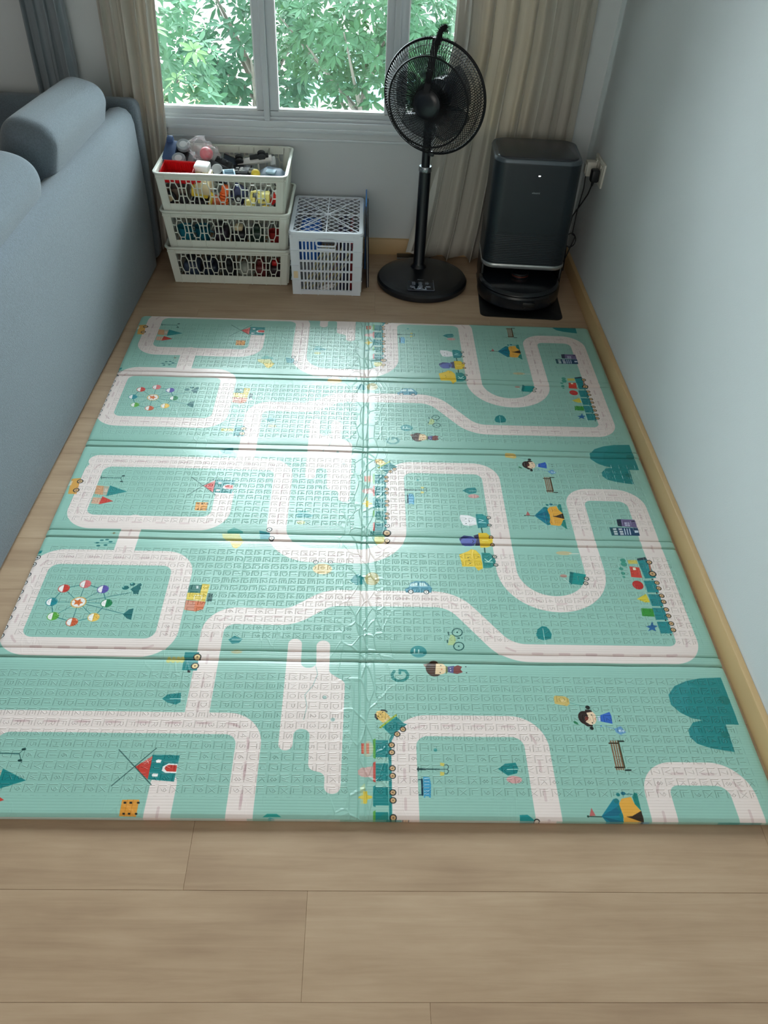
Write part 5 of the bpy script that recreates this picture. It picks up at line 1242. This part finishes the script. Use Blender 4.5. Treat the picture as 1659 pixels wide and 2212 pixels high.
for f,nm in((0,'front_wall'),(1,'back_wall'),(2,'side_wall'),(3,'side_wall')): cwall(f).build(nm,tw2 if f else tw,wc,0)
hg=MB(); o_=[(x,-CD/2*1.036-.004,CH-.030+z) for x,_,z in [(p[0],0,p[1]) for p in rr(.080,.026,.0125,0,6)]]; hg.tube(o_,.0038,8,True); hg.build('handle',tw,wc)
MB().box((-CW/2+.004,-CD/2+.004,0),(CW/2-.004,CD/2-.004,.003)).build('base',tw2,wc,0)
MB().box((-CW/2+.006,-CD/2*1.01-.0025,.075),(-CW/2+.024,-CD/2*1.01-.0015,.105)).build('paper_tag',crmt,wc,0)
LW,LD=.304,.402
lid=MB(); zt=CH+.002
Lr=[rr(LW,LD,.02,zt-.012,6),rr(LW+.002,LD+.002,.021,zt+.004,6),rr(LW-.006,LD-.006,.018,zt+.009,6),rr(LW-.036,LD-.036,.012,zt+.009,6),rr(LW-.036,LD-.036,.012,zt+.004,6),rr(LW-.008,LD-.008,.018,zt+.002,6),rr(LW-.006,LD-.006,.019,zt-.012,6)]
n=len(Lr[0]); m=len(Lr); lid.add([p for l in Lr for p in l],[(i*n+k,i*n+(k+1)%n,((i+1)%m)*n+(k+1)%n,((i+1)%m)*n+k) for i in range(m) for k in range(n)])
ld=lid.build('lid',tw,wc,40)
la=MB(); hw,hd=LW/2-.017,LD/2-.017
def clip(a,b2):
    # clip segment to the lid opening
    t0,t1=0.,1.
    for p,dv,lo,hi in((a[0],b2[0]-a[0],-hw,hw),(a[1],b2[1]-a[1],-hd,hd)):
        if abs(dv)<1e-9:
            if p<lo or p>hi: return None
        else:
            q0,q1=(lo-p)/dv,(hi-p)/dv
            if q0>q1:q0,q1=q1,q0
            t0=max(t0,q0);t1=min(t1,q1)
    if t0>=t1: return None
    f=lambda t:(a[0]+(b2[0]-a[0])*t,a[1]+(b2[1]-a[1])*t); return f(t0),f(t1)
st_=.0275*1.414
for i in range(-16,17):
    for sg in(1,-1):
        c=i*st_; q=clip((-1,-sg*1+c),(1,sg*1+c))
        if q and math.dist(*q)>.006: la.tube([(q[0][0],q[0][1],zt+.006),(q[1][0],q[1][1],zt+.006)],.0019,4)
for q in(((0,-hd),(0,hd)),((-hw,0),(hw,0)),((-hw,-hd),(hw,hd)),((-hw,hd),(hw,-hd))): la.tube([(*q[0],zt+.0065),(*q[1],zt+.0065)],.0026,6)
la.lathe([(.0001,zt+.004),(.014,zt+.004),(.012,zt+.0095),(.0001,zt+.010)],16); tw3=tw.copy(); tw3.name='frosted_rib_plastic'; tw3.node_tree.nodes['Principled BSDF'].inputs['Alpha'].default_value=.97; la.build('lattice',tw3,ld,0)
wx,wyy=-.173,2.548
tag(MB().rbox((-.118,-.13,.11),(-.03,.09,.225),.02,3).build('cloth_bundle',mat('bright_blue_cloth',(28,98,190),.7,bump=.3,bscale=60)),'bright blue folded cloth in the left of the frosted lattice crate','cloth'); bpy.context.view_layer.update()
bpy.data.objects['cloth_bundle'].location=(wx,wyy,0.001)
rnd=random.Random(8)
sc_=[pm_('straw_stick',(206,196,140),.6),pm_('white_stick',(214,216,210),.5),pm_('olive_stick',(120,124,92),.6),pm_('slate_strip',(60,68,92),.5),pm_('rose_stick',(160,110,104),.6)]
names=['straw-coloured','white','olive','slate','rose']
for i in range(16):
    k=(0,0,1,0,2,1,0,4)[i%8] if i<12 else 3
    x0=-.095+i*.0125; y0=-.165+.006*(i%3)
    sx=.085 if i<12 else .012
    p0=(x0-.01,y0,.010); p1=(min(.115,x0+sx),y0+.015,.195 if i<12 else .21)
    o=MB().tube([p0,p1],.0032,6,flat=.8).build('plastic_stick',sc_[k]); o.location=(wx,wyy,.001)
    tag(o,'thin %s plastic stick leaning inside the frosted lattice crate'%names[k],'stick','%s sticks in the frosted crate'%names[k])
for i,(x,c,h,nm) in enumerate(((.050,(60,32,70),.21,'purple'),(.070,(30,44,90),.22,'navy'),(.087,(40,40,48),.20,'charcoal'),(.102,(150,44,50),.215,'dark red'))):
    o=MB().rbox((x-.006,-.15,.006),(x+.006,.13,h),.002).build('picture_book',pm_(nm.replace(' ','_')+'_cover',c,.4)); o.location=(wx,wyy,.001); o['label']='%s picture book standing on edge in the right of the frosted crate'%nm; o['category']='book'; o['group']='books in the frosted crate'
t=thing('paper_scrap','crumpled white paper scrap on the floor of the frosted lattice crate','paper',(wx-.005,wyy-.172,.022)); rnd=random.Random(3); mb=MB();V=[]
for i in range(9):
    for k in range(14):
        th=PI*i/8;a=2*PI*k/14;q=1+rnd.uniform(-.25,.25); V.append((.034*q*math.sin(th)*math.cos(a),.010*q*math.sin(th)*math.sin(a),.014*q*math.cos(th)+.5*.034*math.sin(th)*math.cos(a)))
mb.add(V,[(i*14+k,(i+1)*14+k,(i+1)*14+(k+1)%14,i*14+(k+1)%14) for i in range(8) for k in range(14)]); mb.build('paper',wht,t,0)
# boards standing between crate and fan
t=thing('folding_board','black folded board standing on edge right of the frosted crate','board',(.002,2.585,0.001),0,rot=(0,R_(-2.0),0))
MB().rbox((-.006,-.155,0),(-.003,.155,.285),.0012).build('inner_leaf',blk,t); MB().rbox((.002,-.15,0),(.005,.16,.27),.0012).build('outer_leaf',pm_('navy_board',(20,28,42),.5),t)
MB().box((-.0012,-.15,.0),(.0008,-.148,.23)).build('pale_page_edge',lgry,t,0)
o=MB().rbox((-.003,-.0,0),(.003,.155,.30),.001).build('blue_folder',mat('sky_blue_card',(70,140,215),.4)); o.location=(-.016,2.60,.001); o.location=(-.0115,2.615,.001); tag(o,'light blue folder edge rising behind the black board','folder')
# ------------------------------------------------------------------ pedestal fan
fb=mat('fan_black_plastic',(16,20,27),.28,vary=.05); fw=mat('fan_wire_black',(12,15,19),.55,spec=.3)
fan=thing('pedestal_fan','black pedestal fan with a round wire cage standing in front of the window','fan',(.241,2.500,0))
MB().lathe([(.0001,.0),(.192,.0),(.197,.006),(.197,.022),(.190,.031),(.172,.035),(.168,.036),(.10,.039),(.0001,.041)],72).build('base',fb,fan,25)
MB().lathe([(.036,.038),(.033,.046),(.027,.052),(.0250,.056),(.0245,.452)],28,(-.013,.080,0)).build('lower_pole',fb,fan)
MB().lathe([(.0255,.452),(.0270,.455),(.0270,.470),(.025,.474),(.018,.474)],28,(-.013,.080,0)).build('height_collar',mat('collar_silver',(150,156,160),.25,.8),fan)
MB().lathe([(.0175,.46),(.0175,.66)],22,(-.013,.080,0)).build('upper_pole',fb,fan)
hd_rot=(R_(-4),0,R_(-10))      # cage faces the room, a little to its left
def child_empty(n): pass
HM=Matrix.Rotation(R_(-24),3,'Z')@Matrix.Rotation(R_(3),3,'X')
HC=Vector((-.004,-.005,.752))
def hx(p): return HM@Vector(p)+HC
def hb(mb,name,m,parent=fan,sm=35):
    mb.v=[tuple(hx(p)) for p in mb.v]; return mb.build(name,m,parent,sm)
# head space: -y is forward
neck=MB().rbox((-.026,.052,-.115),(.026,.098,-.02),.012,3); hb(neck,'neck',fb)
mot=MB(); mot.lathe([(.0001,-.14),(.03,-.138),(.048,-.125),(.054,-.09),(.056,-.045),(.03,-.035),(.0001,-.035)],36,(0,0,0),'Y'); mo_=hb(mot,'motor_housing',fb)
def wires(n,prof,r,tw=.0,ph=0):
    mb=MB()
    for k in range(n):
        a=2*PI*k/n+ph; pts=[]
        for i,(rad,d) in enumerate(prof):
            b_=a+tw*(rad/.2)**1.5; pts.append((rad*math.cos(b_),d,rad*math.sin(b_)))
        mb.tube(pts,r,4,cap=False)
    return mb
def ring(rad,d,r,n=72,m=8):
    return [(rad*math.cos(2*PI*k/n),d,rad*math.sin(2*PI*k/n)) for k in range(n)]
fp=[(.050,-.080),(.08,-.080),(.125,-.076),(.158,-.064),(.182,-.042),(.197,-.012),(.200,.0)]
hb(wires(120,fp,.0013,.45),'front_grille',fw,fan,0)
fr_=MB(); fr_.tube(ring(.158,-.066,.0),.0036,8,True); fr_.tube(ring(.120,-.078,0),.0009,6,True); fr_.tube(ring(.186,-.036,0),.0009,6,True); hb(fr_,'front_ring',fw,fan)
rp=[(.062,.036),(.11,.040),(.15,.036),(.178,.024),(.194,.010),(.199,.0)]
hb(wires(100,rp,.0011,-.5,.02),'rear_grille',fw,fan,0)
rr_=MB(); rr_.tube(ring(.150,.037,0),.0010,6,True); rr_.tube(ring(.178,.025,0),.0010,6,True); rr_.tube(ring(.11,.041,0),.0010,6,True); rr_.lathe([(.030,.030),(.064,.032),(.066,.038),(.03,.042)],36,(0,0,0),'Y'); hb(rr_,'rear_ring',fw,fan)
gr_=MB(); gr_.tube(ring(.202,.0,0),.0055,8,True); hb(gr_,'cage_rim',fw,fan)
bd_=MB().lathe([(.0001,.092),(.030,.091),(.048,.086),(.056,.078),(.054,.070)],36,(0,0,0),'Y'); 
hb(bd_,'front_badge',fb,fan)
blm=mat('blade_smoked_plastic',(52,62,74),.25,vary=.05,alpha=.5)
for k in range(5):
    mb=MB(); V=[];n1,n2=10,8
    for i in range(n1+1):
        rad=.028+.126*i/n1
        wd=(.50+.42*math.sin(PI*min(1,.10+i/n1*.80)))
        for j in range(n2+1):
            s=j/n2-.5; a=2*PI*k/5+.25+s*2*wd*.72+.25*i/n1; V.append((rad*math.cos(a),-.012+s*.036*(1-.25*i/n1)+.004*math.cos(s*PI),rad*math.sin(a)))
    mb.add(V,[(i*(n2+1)+j,i*(n2+1)+j+1,(i+1)*(n2+1)+j+1,(i+1)*(n2+1)+j) for i in range(n1) for j in range(n2)])
    o=hb(mb,'blade',blm,fan,80); md=o.modifiers.new('t','SOLIDIFY'); md.thickness=.0018
hb(MB().lathe([(.0001,.052),(.022,.050),(.030,.042),(.032,.0),(.03,-.02),(.0001,-.02)],30,(0,0,0),'Y'),'blade_hub',fb,fan)
st2=MB(); V=[]
for x in(-.0105,.0115):
    for z,d in((.046,-.090),(.078,-.0745),(.110,-.059),(.142,-.043),(.174,-.026),(.206,-.010)): V.append((x*(1+z*1.6),d,z))
V2=[(x,y-.003,z) for x,y,z in V]; n6=6
st2.add(V+V2,[(i,i+1,n6+i+1,n6+i) for i in range(5)]+[(12+i,12+n6+i,12+n6+i+1,12+i+1) for i in range(5)]+[(i,12+i,12+i+1,i+1) for i in range(5)]+[(n6+i,n6+i+1,12+n6+i+1,12+n6+i) for i in range(5)]+[(0,6,18,12),(5,17,23,11)])
hb(st2,'cage_strap',fb,fan,50)
fz=mat('fuzzy_black_pile',(15,17,20),.95)
hk=MB(); pts=[(.004,-.02,.188),(.010,-.014,.205),(.012,-.008,.224),(.018,-.006,.236),(.028,-.006,.240),(.034,-.006,.236)]
rnd=random.Random(2)
hk.tube(pts,[.012,.011,.0095,.010,.0125,.009],12)
for i in range(380):
    s=rnd.random()*(len(pts)-1); q=int(s); p=Vector(pts[q]).lerp(Vector(pts[min(q+1,5)]),s-q); dv=Vector((rnd.gauss(0,1),rnd.gauss(0,1),rnd.gauss(0,1))).normalized(); hk.tube([p+dv*.007,p+dv*.0165],[.0008,.0003],3,cap=False)
for i in range(90):
    a=PI/2+rnd.uniform(-.35,.35); p=Vector((.202*math.cos(a),rnd.uniform(-.006,.006),.202*math.sin(a))); dv=Vector((rnd.gauss(0,.5),rnd.gauss(0,.5),1)).normalized(); hk.tube([p,p+dv*.010],[.0010,.0003],3,cap=False)
hb(hk,'fuzzy_tail',fz,fan,60)
hb(MB().tube([(-.012,-.004,.200),(.018,-.004,.200)],.008,10),'cage_clip',fb,fan)
hb(MB().rbox((-.012,-.006,-.215),(.012,.006,-.196),.003),'cage_catch',fb,fan)
# sticker printed on the fan base
sk=MB(); zz=.0392
ink=mat('sticker_ink',(205,214,226),.4); kx,ky=-.012,-.098
def bar(mb,x,y,w,h,z=.0396): mb.box((kx+x-w/2,ky+y-h/2,z-.0012),(kx+x+w/2,ky+y+h/2,z))
Lr=[rr(.118,.116,.004,.0384,3,kx,ky),rr(.118,.116,.004,.0392,3,kx,ky)]
sk.layers(Lr); so=sk.build('sticker',mat('sticker_black',(20,30,46),.22),fan,0)
im=MB()
for x0,x1,y in((-.057,.057,-.055),(-.057,.057,.055)): pass
for x in(.0565,): bar(im,x,0,.0007,.11)
bar(im,.0,-.0555,.11,.0007)
for cxx,nn in((-.035,5),(-.006,7),(.022,4)):
    for r in range(nn):
        bar(im,cxx,.022-r*.0065,.003,.0012); bar(im,cxx+.008,.022-r*.0065,.008+.003*((r*7)%3),.0010)
for cxx in(-.036,-.002,.032):
    for s in(-1,1): bar(im,cxx+s*.009,-.022,.0010,.010); bar(im,cxx,-.022+s*.005,.018,.0010)
    bar(im,cxx,-.022,.012,.0008)
P_=[(-.040,-.035),(-.025,-.030),(-.030,-.042),(-.018,-.046),(.0,-.044),(.016,-.047),(.024,-.046)]
im.tube([(kx+x,ky+y,.0394) for x,y in P_],.0010,4)
for s in(-1,1): bar(im,-.004+s*.009,-.036,.0014,.012); bar(im,-.004,-.036+s*.006,.018,.0014)
bar(im,-.004,-.036,.007,.005)
im.tube([(kx+.018,ky-.030,.0394),(kx+.022,ky-.036,.0394),(kx+.020,ky-.046,.0394)],.0012,4)
im.build('sticker_print',ink,so,0)
def text(name,body,size,m,parent,loc,rot):
    c=bpy.data.curves.new(name,'FONT'); c.body=body; c.size=size; c.align_x='CENTER'; c.align_y='CENTER'; c.extrude=.0002
    o=bpy.data.objects.new(name+'_curve',c); sc.collection.objects.link(o); bpy.context.view_layer.update()
    me=bpy.data.meshes.new_from_object(o.evaluated_get(bpy.context.evaluated_depsgraph_get())); bpy.data.objects.remove(o)
    me.name=name; me.materials.clear(); me.materials.append(m); o=bpy.data.objects.new(name,me); sc.collection.objects.link(o); o.parent=parent; o.location=loc; o.rotation_euler=rot; return o
text('lettering','Acson',.011,ink,fan,(kx+.002,ky+.043,.0397),(0,0,0))
# slim slab on the floor behind the fan
t=thing('floor_slab','flat dark slab with a pale edge lying on the floor behind the fan base','slab',(.215,2.752,.001))
MB().rbox((-.078,-.024,0),(.078,.024,.008),.002).build('body',blk,t); MB().rbox((-.079,-.0255,.0025),(.079,-.0235,.0085),.0008).build('pale_edge',gry,t)
# ------------------------------------------------------------------ cleaning station and robot
dk=mat('station_graphite',(24,35,43),.38,vary=.03); dk2=mat('station_black',(14,16,19),.35); slv=mat('station_silver',(176,180,182),.25,.7); lidm=mat('station_lid',(40,47,54),.3,vary=.03)
ds=thing('cleaning_station','tall graphite robot cleaning station standing in the right corner','cleaning station',(.655,2.378,0),R_(-3))
cyd=.135
body=MB(); Lr=[rr(.345-.002*0,.27,.055,.150,8,0,cyd),rr(.345,.27,.055,.29,8,0,cyd),rr(.345,.27,.055,.555,8,0,cyd),rr(.343,.268,.054,.566,8,0,cyd),rr(.336,.261,.051,.572,8,0,cyd),rr(.318,.243,.045,.573,8,0,cyd)]
body.layers(Lr); body.build('housing',dk,ds,40)
MB().layers([rr(.347,.272,.056,.5605,8,0,cyd),rr(.3475,.2725,.056,.563,8,0,cyd),rr(.338,.263,.053,.5735,8,0,cyd),rr(.322,.247,.047,.5742,8,0,cyd)]).build('top_rim',mat('rim_satin_grey',(84,94,102),.35,.3),ds,50)
MB().layers([rr(.318,.243,.045,.5735,8,0,cyd),rr(.314,.239,.044,.578,8,0,cyd),rr(.305,.230,.041,.5795,8,0,cyd)]).build('lid',lidm,ds,40)
MB().layers([rr(.346,.271,.055,.134,8,0,cyd),rr(.350,.275,.057,.137,8,0,cyd),rr(.350,.275,.057,.149,8,0,cyd),rr(.346,.271,.055,.152,8,0,cyd)]).build('silver_band',slv,ds,40)
pn=MB()
for i in range(16):
    z=.160+i*.0074; pn.layers([rr(.3458,.2708,.0554,z,8,0,cyd),rr(.3466,.2716,.0558,z+.0022,8,0,cyd),rr(.3458,.2708,.0554,z+.0044,8,0,cyd)],False,False)
pn.build('ribbed_panel',dk,ds,20)
MB().layers([rr(.3456,.2706,.0553,.2850,8,0,cyd),rr(.3456,.2706,.0553,.2862,8,0,cyd)]).build('panel_seam',dk2,ds,0)
bs=MB(); bs.rbox((-.170,.19,0),(.170,.268,.14),.02,3); bs.rbox((-.172,.03,0),(-.160,.20,.14),.005); bs.rbox((.160,.03,0),(.172,.20,.14),.005); bs.build('dock_bay',dk2,ds)
MB().layers([rr(.345,.42,.028,.0005,6,0,.030),rr(.345,.42,.028,.0035,6,0,.030),rr(.339,.414,.026,.0045,6,0,.030)]).build('floor_tray',dk2,ds,40)
lm=bpy.data.materials.new('status_light'); lm.use_nodes=True; bl=lm.node_tree.nodes['Principled BSDF']; bl.inputs['Emission Color'].default_value=(1,1,1,1); bl.inputs['Emission Strength'].default_value=4; nl=lm.node_tree.nodes.new('ShaderNodeTexNoise'); nl.inputs['Scale'].default_value=5; lm.node_tree.links.new(nl.outputs[0],bl.inputs['Roughness'])
MB().rbox((.003,-.0008,.5155),(.011,.0012,.5195),.0006).build('status_light',lm,ds)
text('lettering','xiaomi',.0118,mat('lettering_grey',(150,158,164),.4),ds,(.003,-.0006,.452),(R_(90),0,0))
rv=mat('robot_black',(15,18,22),.3,vary=.05); rb_=thing('robot_vacuum','round black robot vacuum parked under the cleaning station','robot vacuum',(.650,2.402,.0048),R_(-3))
MB().lathe([(.0001,.008),(.160,.008),(.172,.014),(.175,.025),(.175,.062),(.171,.069),(.0001,.070)],72).build('body',rv,rb_,30)
MB().lathe([(.150,.0695),(.168,.0705),(.171,.073),(.168,.080),(.160,.086),(.120,.089),(.0001,.090)],72).build('top_cover',mat('robot_top',(20,25,31),.22,vary=.05),rb_,30)
MB().lathe([(.033,.0885),(.036,.091),(.036,.104),(.033,.108),(.0001,.109)],40,(0,-.002,0)).build('lidar_turret',rv,rb_,30)
MB().add([p for z in(.096,.1005) for p in [(.0368*math.cos(a),-.002+.0368*math.sin(a),z) for a in [R_(200+14*i) for i in range(11)]]],[(i,i+1,12+i,11+i) for i in range(10)]).build('turret_band',mat('copper_band',(120,60,48),.3,.5),rb_)
MB().add([p for z in(.020,.060) for p in [(.1764*math.cos(a),.1764*math.sin(a),z) for a in [R_(225+9*i) for i in range(11)]]],[(i,i+1,12+i,11+i) for i in range(10)]).build('bumper',mat('robot_bumper',(24,28,34),.25),rb_)
MB().rbox((.005,-.1785,.030),(.055,-.1700,.052),.003).build('sensor_window',dk2,rb_)
# ------------------------------------------------------------------ wall socket, plugs and cords
def wxx(z): return WX-.002+LE*z
sw=mat('socket_white',(214,212,202),.4)
t=thing('wall_socket','white double wall socket on the right wall behind the cleaning station','socket',(wxx(.49)-.0005,2.545,.49),0,rot=(0,R_(-1.7),0))
t.rotation_euler=(0,R_(LE*57.3),0)
MB().rbox((-.009,-.078,-.046),(.0,.078,.046),.003).build('plate',sw,t)
for y in(-.035,.038): MB().rbox((-.0105,y-.028,-.030),(-.008,y+.028,.034),.002).build('socket_face',mat('socket_face',(200,198,188),.4),t); MB().rbox((-.0135,y-.006,.020),(-.0100,y+.006,.032),.001).build('switch',sw,t)
ta=t=thing('power_adapter','white plug in the far socket, beside the black plug','plug',(wxx(.49)-.0115,2.583,.488)); MB().rbox((-.042,-.020,-.030),(0,.020,.028),.006).build('body',sw,t); MB().rbox((-.046,-.014,-.020),(-.041,.014,.018),.003).build('cap',sw,t)
tp=t=thing('power_plug','black plug in the near socket with its cord hanging down','plug',(wxx(.49)-.0115,2.512,.483)); MB().rbox((-.034,-.018,-.026),(0,.018,.024),.008,3).build('body',blk,t); MB().tube([(-.018,0,-.022),(-.020,.004,-.045)],[.007,.004],10).build('strain_relief',blk,t)
xx=wxx(.49)-.0115
cd=MB().tube([(xx-.020,2.516,.440),(xx-.024,2.53,.40),(xx-.036,2.545,.36),(xx-.05,2.56,.32),(xx-.058,2.575,.29),(xx-.062,2.585,.20),(xx-.050,2.60,.10),(xx-.045,2.61,.03),(xx-.03,2.66,.004),(xx-.12,2.70,.004)],.003,8)
cd.v=[tuple(Vector(p)-tp.location) for p in cd.v]; cd.build('cord',blk,tp)
loop=[(xx-.04+.012*math.sin(a*.5),2.60+.010*a/6,.17+.028*math.cos(a)) for a in [i*PI/8 for i in range(28)]]
cd2=MB().tube([(xx-.034,2.585,.458),(xx-.03,2.59,.40),(xx-.036,2.60,.30)]+[(xx-.036+.022*math.sin(i*PI/8),2.605+.001*i,.165+.030*math.cos(i*PI/8)) for i in range(20)]+[(xx-.04,2.64,.06),(xx-.04,2.66,.004)],.0024,8)
cd2.v=[tuple(Vector(p)-ta.location) for p in cd2.v]; cd2.build('cord',dgr,ta)['label']='thin looped dark cord'
# ------------------------------------------------------------------ outside the window
gd=mat('pale_paving',(226,226,222),.9,vary=.05,vscale=1); gz=-2.6
struct('ground',MB().box((-40,3.2,gz-.2),(40,60,gz)),gd,0)
def leafmat(n,c,c2):
    m=mat(n,c,.8,vary=.25,vscale=9,spec=.25); nt=m.node_tree; b=nt.nodes['Principled BSDF']; tl=nt.nodes.new('ShaderNodeBsdfTranslucent'); tl.inputs[0].default_value=srgb(c2); mx=nt.nodes.new('ShaderNodeMixShader'); mx.inputs[0].default_value=.25
    nt.links.new(b.outputs[0],mx.inputs[1]); nt.links.new(tl.outputs[0],mx.inputs[2]); nt.links.new(mx.outputs[0],nt.nodes['Material Output'].inputs[0]); return m
lm1=leafmat('leaf_green',(52,86,64),(66,98,60)); lm2=leafmat('leaf_fresh',(76,104,68),(92,112,64)); lm3=leafmat('leaf_deep',(44,76,60),(56,92,60)); bark=mat('bark',(96,92,84),.9,bump=.6,bscale=30,vary=.2)
def rosette(mb,c,ax,rnd,L0,n):
    ax=ax.normalized(); u=ax.orthogonal().normalized(); w=ax.cross(u); ph=rnd.random()*6
    for k in range(n):
        a=ph+2*PI*k/n+rnd.uniform(-.2,.2); d=(u*math.cos(a)+w*math.sin(a)); el=rnd.uniform(.0,.7); d=(d*math.cos(el)+ax*math.sin(el)).normalized(); s=d.cross(ax).normalized(); l=L0*rnd.uniform(.75,1.15); wd=l*.15
        dr=Vector((0,0,-1))*l*rnd.uniform(.1,.4)
        p0=c+d*l*.08; p1=c+d*l*.42+dr*.12; p2=c+d*l*.75+dr*.5; p3=c+d*l+dr
        mb.add([p0,p1+s*wd,p1-ax*wd*.2,p1-s*wd,p2+s*wd*.8,p2-ax*wd*.15,p2-s*wd*.8,p3],[(0,1,2),(0,2,3),(1,4,5,2),(2,5,6,3),(4,7,5),(5,7,6)])
def tree(name,label,base,r,h0,h1,nros,seed,m,L0,group,trunk_r=.05,dens=None):
    rnd=random.Random(seed); t=thing(name,label,'tree',(base[0],base[1],gz),0,group)
    mb=MB(); H=h1-gz
    tops=[]
    tk=MB(); tk.tube([(0,0,0),(.05,.02,H*.3),(-.03,.05,H*.55),(.02,0,H*.8)],[trunk_r,trunk_r*.8,trunk_r*.6,trunk_r*.25],10)
    for i in range(14):
        a=rnd.random()*2*PI; z0=rnd.uniform(.35,.7)*H; z1=z0+rnd.uniform(.3,.9); q=rnd.uniform(.4,.9)*r; tk.tube([(0,0,z0),(q*.5*math.cos(a),q*.5*math.sin(a),z0+.5*(z1-z0)),(q*math.cos(a),q*math.sin(a),z1)],[trunk_r*.4,trunk_r*.28,trunk_r*.1],6)
    tk.build('trunk',bark,t,60)
    for i in range(nros):
        while True:
            p=Vector((rnd.uniform(-1,1),rnd.uniform(-1,1),rnd.uniform(-1,1)))
            if .25<p.length<1: break
        c=Vector((p.x*r[0] if isinstance(r,tuple) else p.x*r,p.y*(r*.8),(h0+h1)/2-gz+p.z*(h1-h0)/2))
        ax=Vector((p.x*.6+rnd.gauss(0,.3),-.45+p.y*.4+rnd.gauss(0,.3),.75+rnd.gauss(0,.3)))
        rosette(mb,c,ax,rnd,L0*rnd.uniform(.8,1.2),rnd.choice((7,8,9)))
    f=mb.build('foliage',m,t,0); return t
G_='broad-leaved trees outside the window'
tree('garden_tree','large green umbrella-leaved tree close outside the left window pane',(-1.62,4.7),.72,-.9,1.05,520,1,lm1,.10,G_)
tree('garden_tree','fresh yellow-green young tree in front of the left window pane',(-1.15,4.2),.30,.30,.80,9,9,lm2,.08,G_,.015)
tree('garden_tree','deep green tree behind the mullion between the left and middle panes',(-1.0,7.0),.70,-.95,.70,300,2,lm3,.115,G_,.07)
tree('garden_tree','green tree filling the middle window pane',(-.05,6.0),.78,-.25,.85,470,3,lm1,.092,G_,.045)
tree('garden_tree','deep green tree seen through the right edge of the middle pane',(.75,7.0),.70,-.70,.75,280,4,lm3,.105,G_,.07)
tree('garden_tree','green tree behind the fan in the right window pane',(1.15,5.2),.55,-.35,.95,200,5,lm1,.10,G_,.05)
tree('garden_shrub','low leafy shrub at the foot of the middle window pane',(-.35,6.2),.70,-1.35,-.98,90,6,lm3,.11,'shrubs below the window trees',.02)
tree('garden_shrub','low leafy shrub at the foot of the left window pane',(-1.25,5.6),.50,-1.15,-.80,70,7,lm1,.11,'shrubs below the window trees',.02)
bdm=mat('building_render',(230,236,238),.8); b=thing('far_building','pale building with louvred windows far behind the trees','building',(1.6,22,gz))
MB().box((-5,0,0),(5,6,7)).build('wall',bdm,b,0)
for i in range(4):
    w=MB(); x=-4.2+i*2.2
    for k in range(7): w.box((x,-.06,1.6+k*.16),(x+1.1,0.0,1.68+k*.16))
    w.build('louvred_window',mat('louvre_grey',(150,165,170),.4),b,0)
tag(MB().box((-1.4,15,gz),(1.2,15.1,gz+.9)).build('garden_fence',mat('pale_turquoise_paint',(170,220,226),.6),None,0),'low pale turquoise fence far behind the middle pane','fence')
tag(MB().box((-5.5,11,gz),(-2.3,16,gz+.012)).build('dry_lawn',mat('dry_grass',(190,180,110),.95,bump=1,bscale=60,vary=.2),None,0),'patch of dry yellow lawn below the left pane','lawn',None,'stuff')
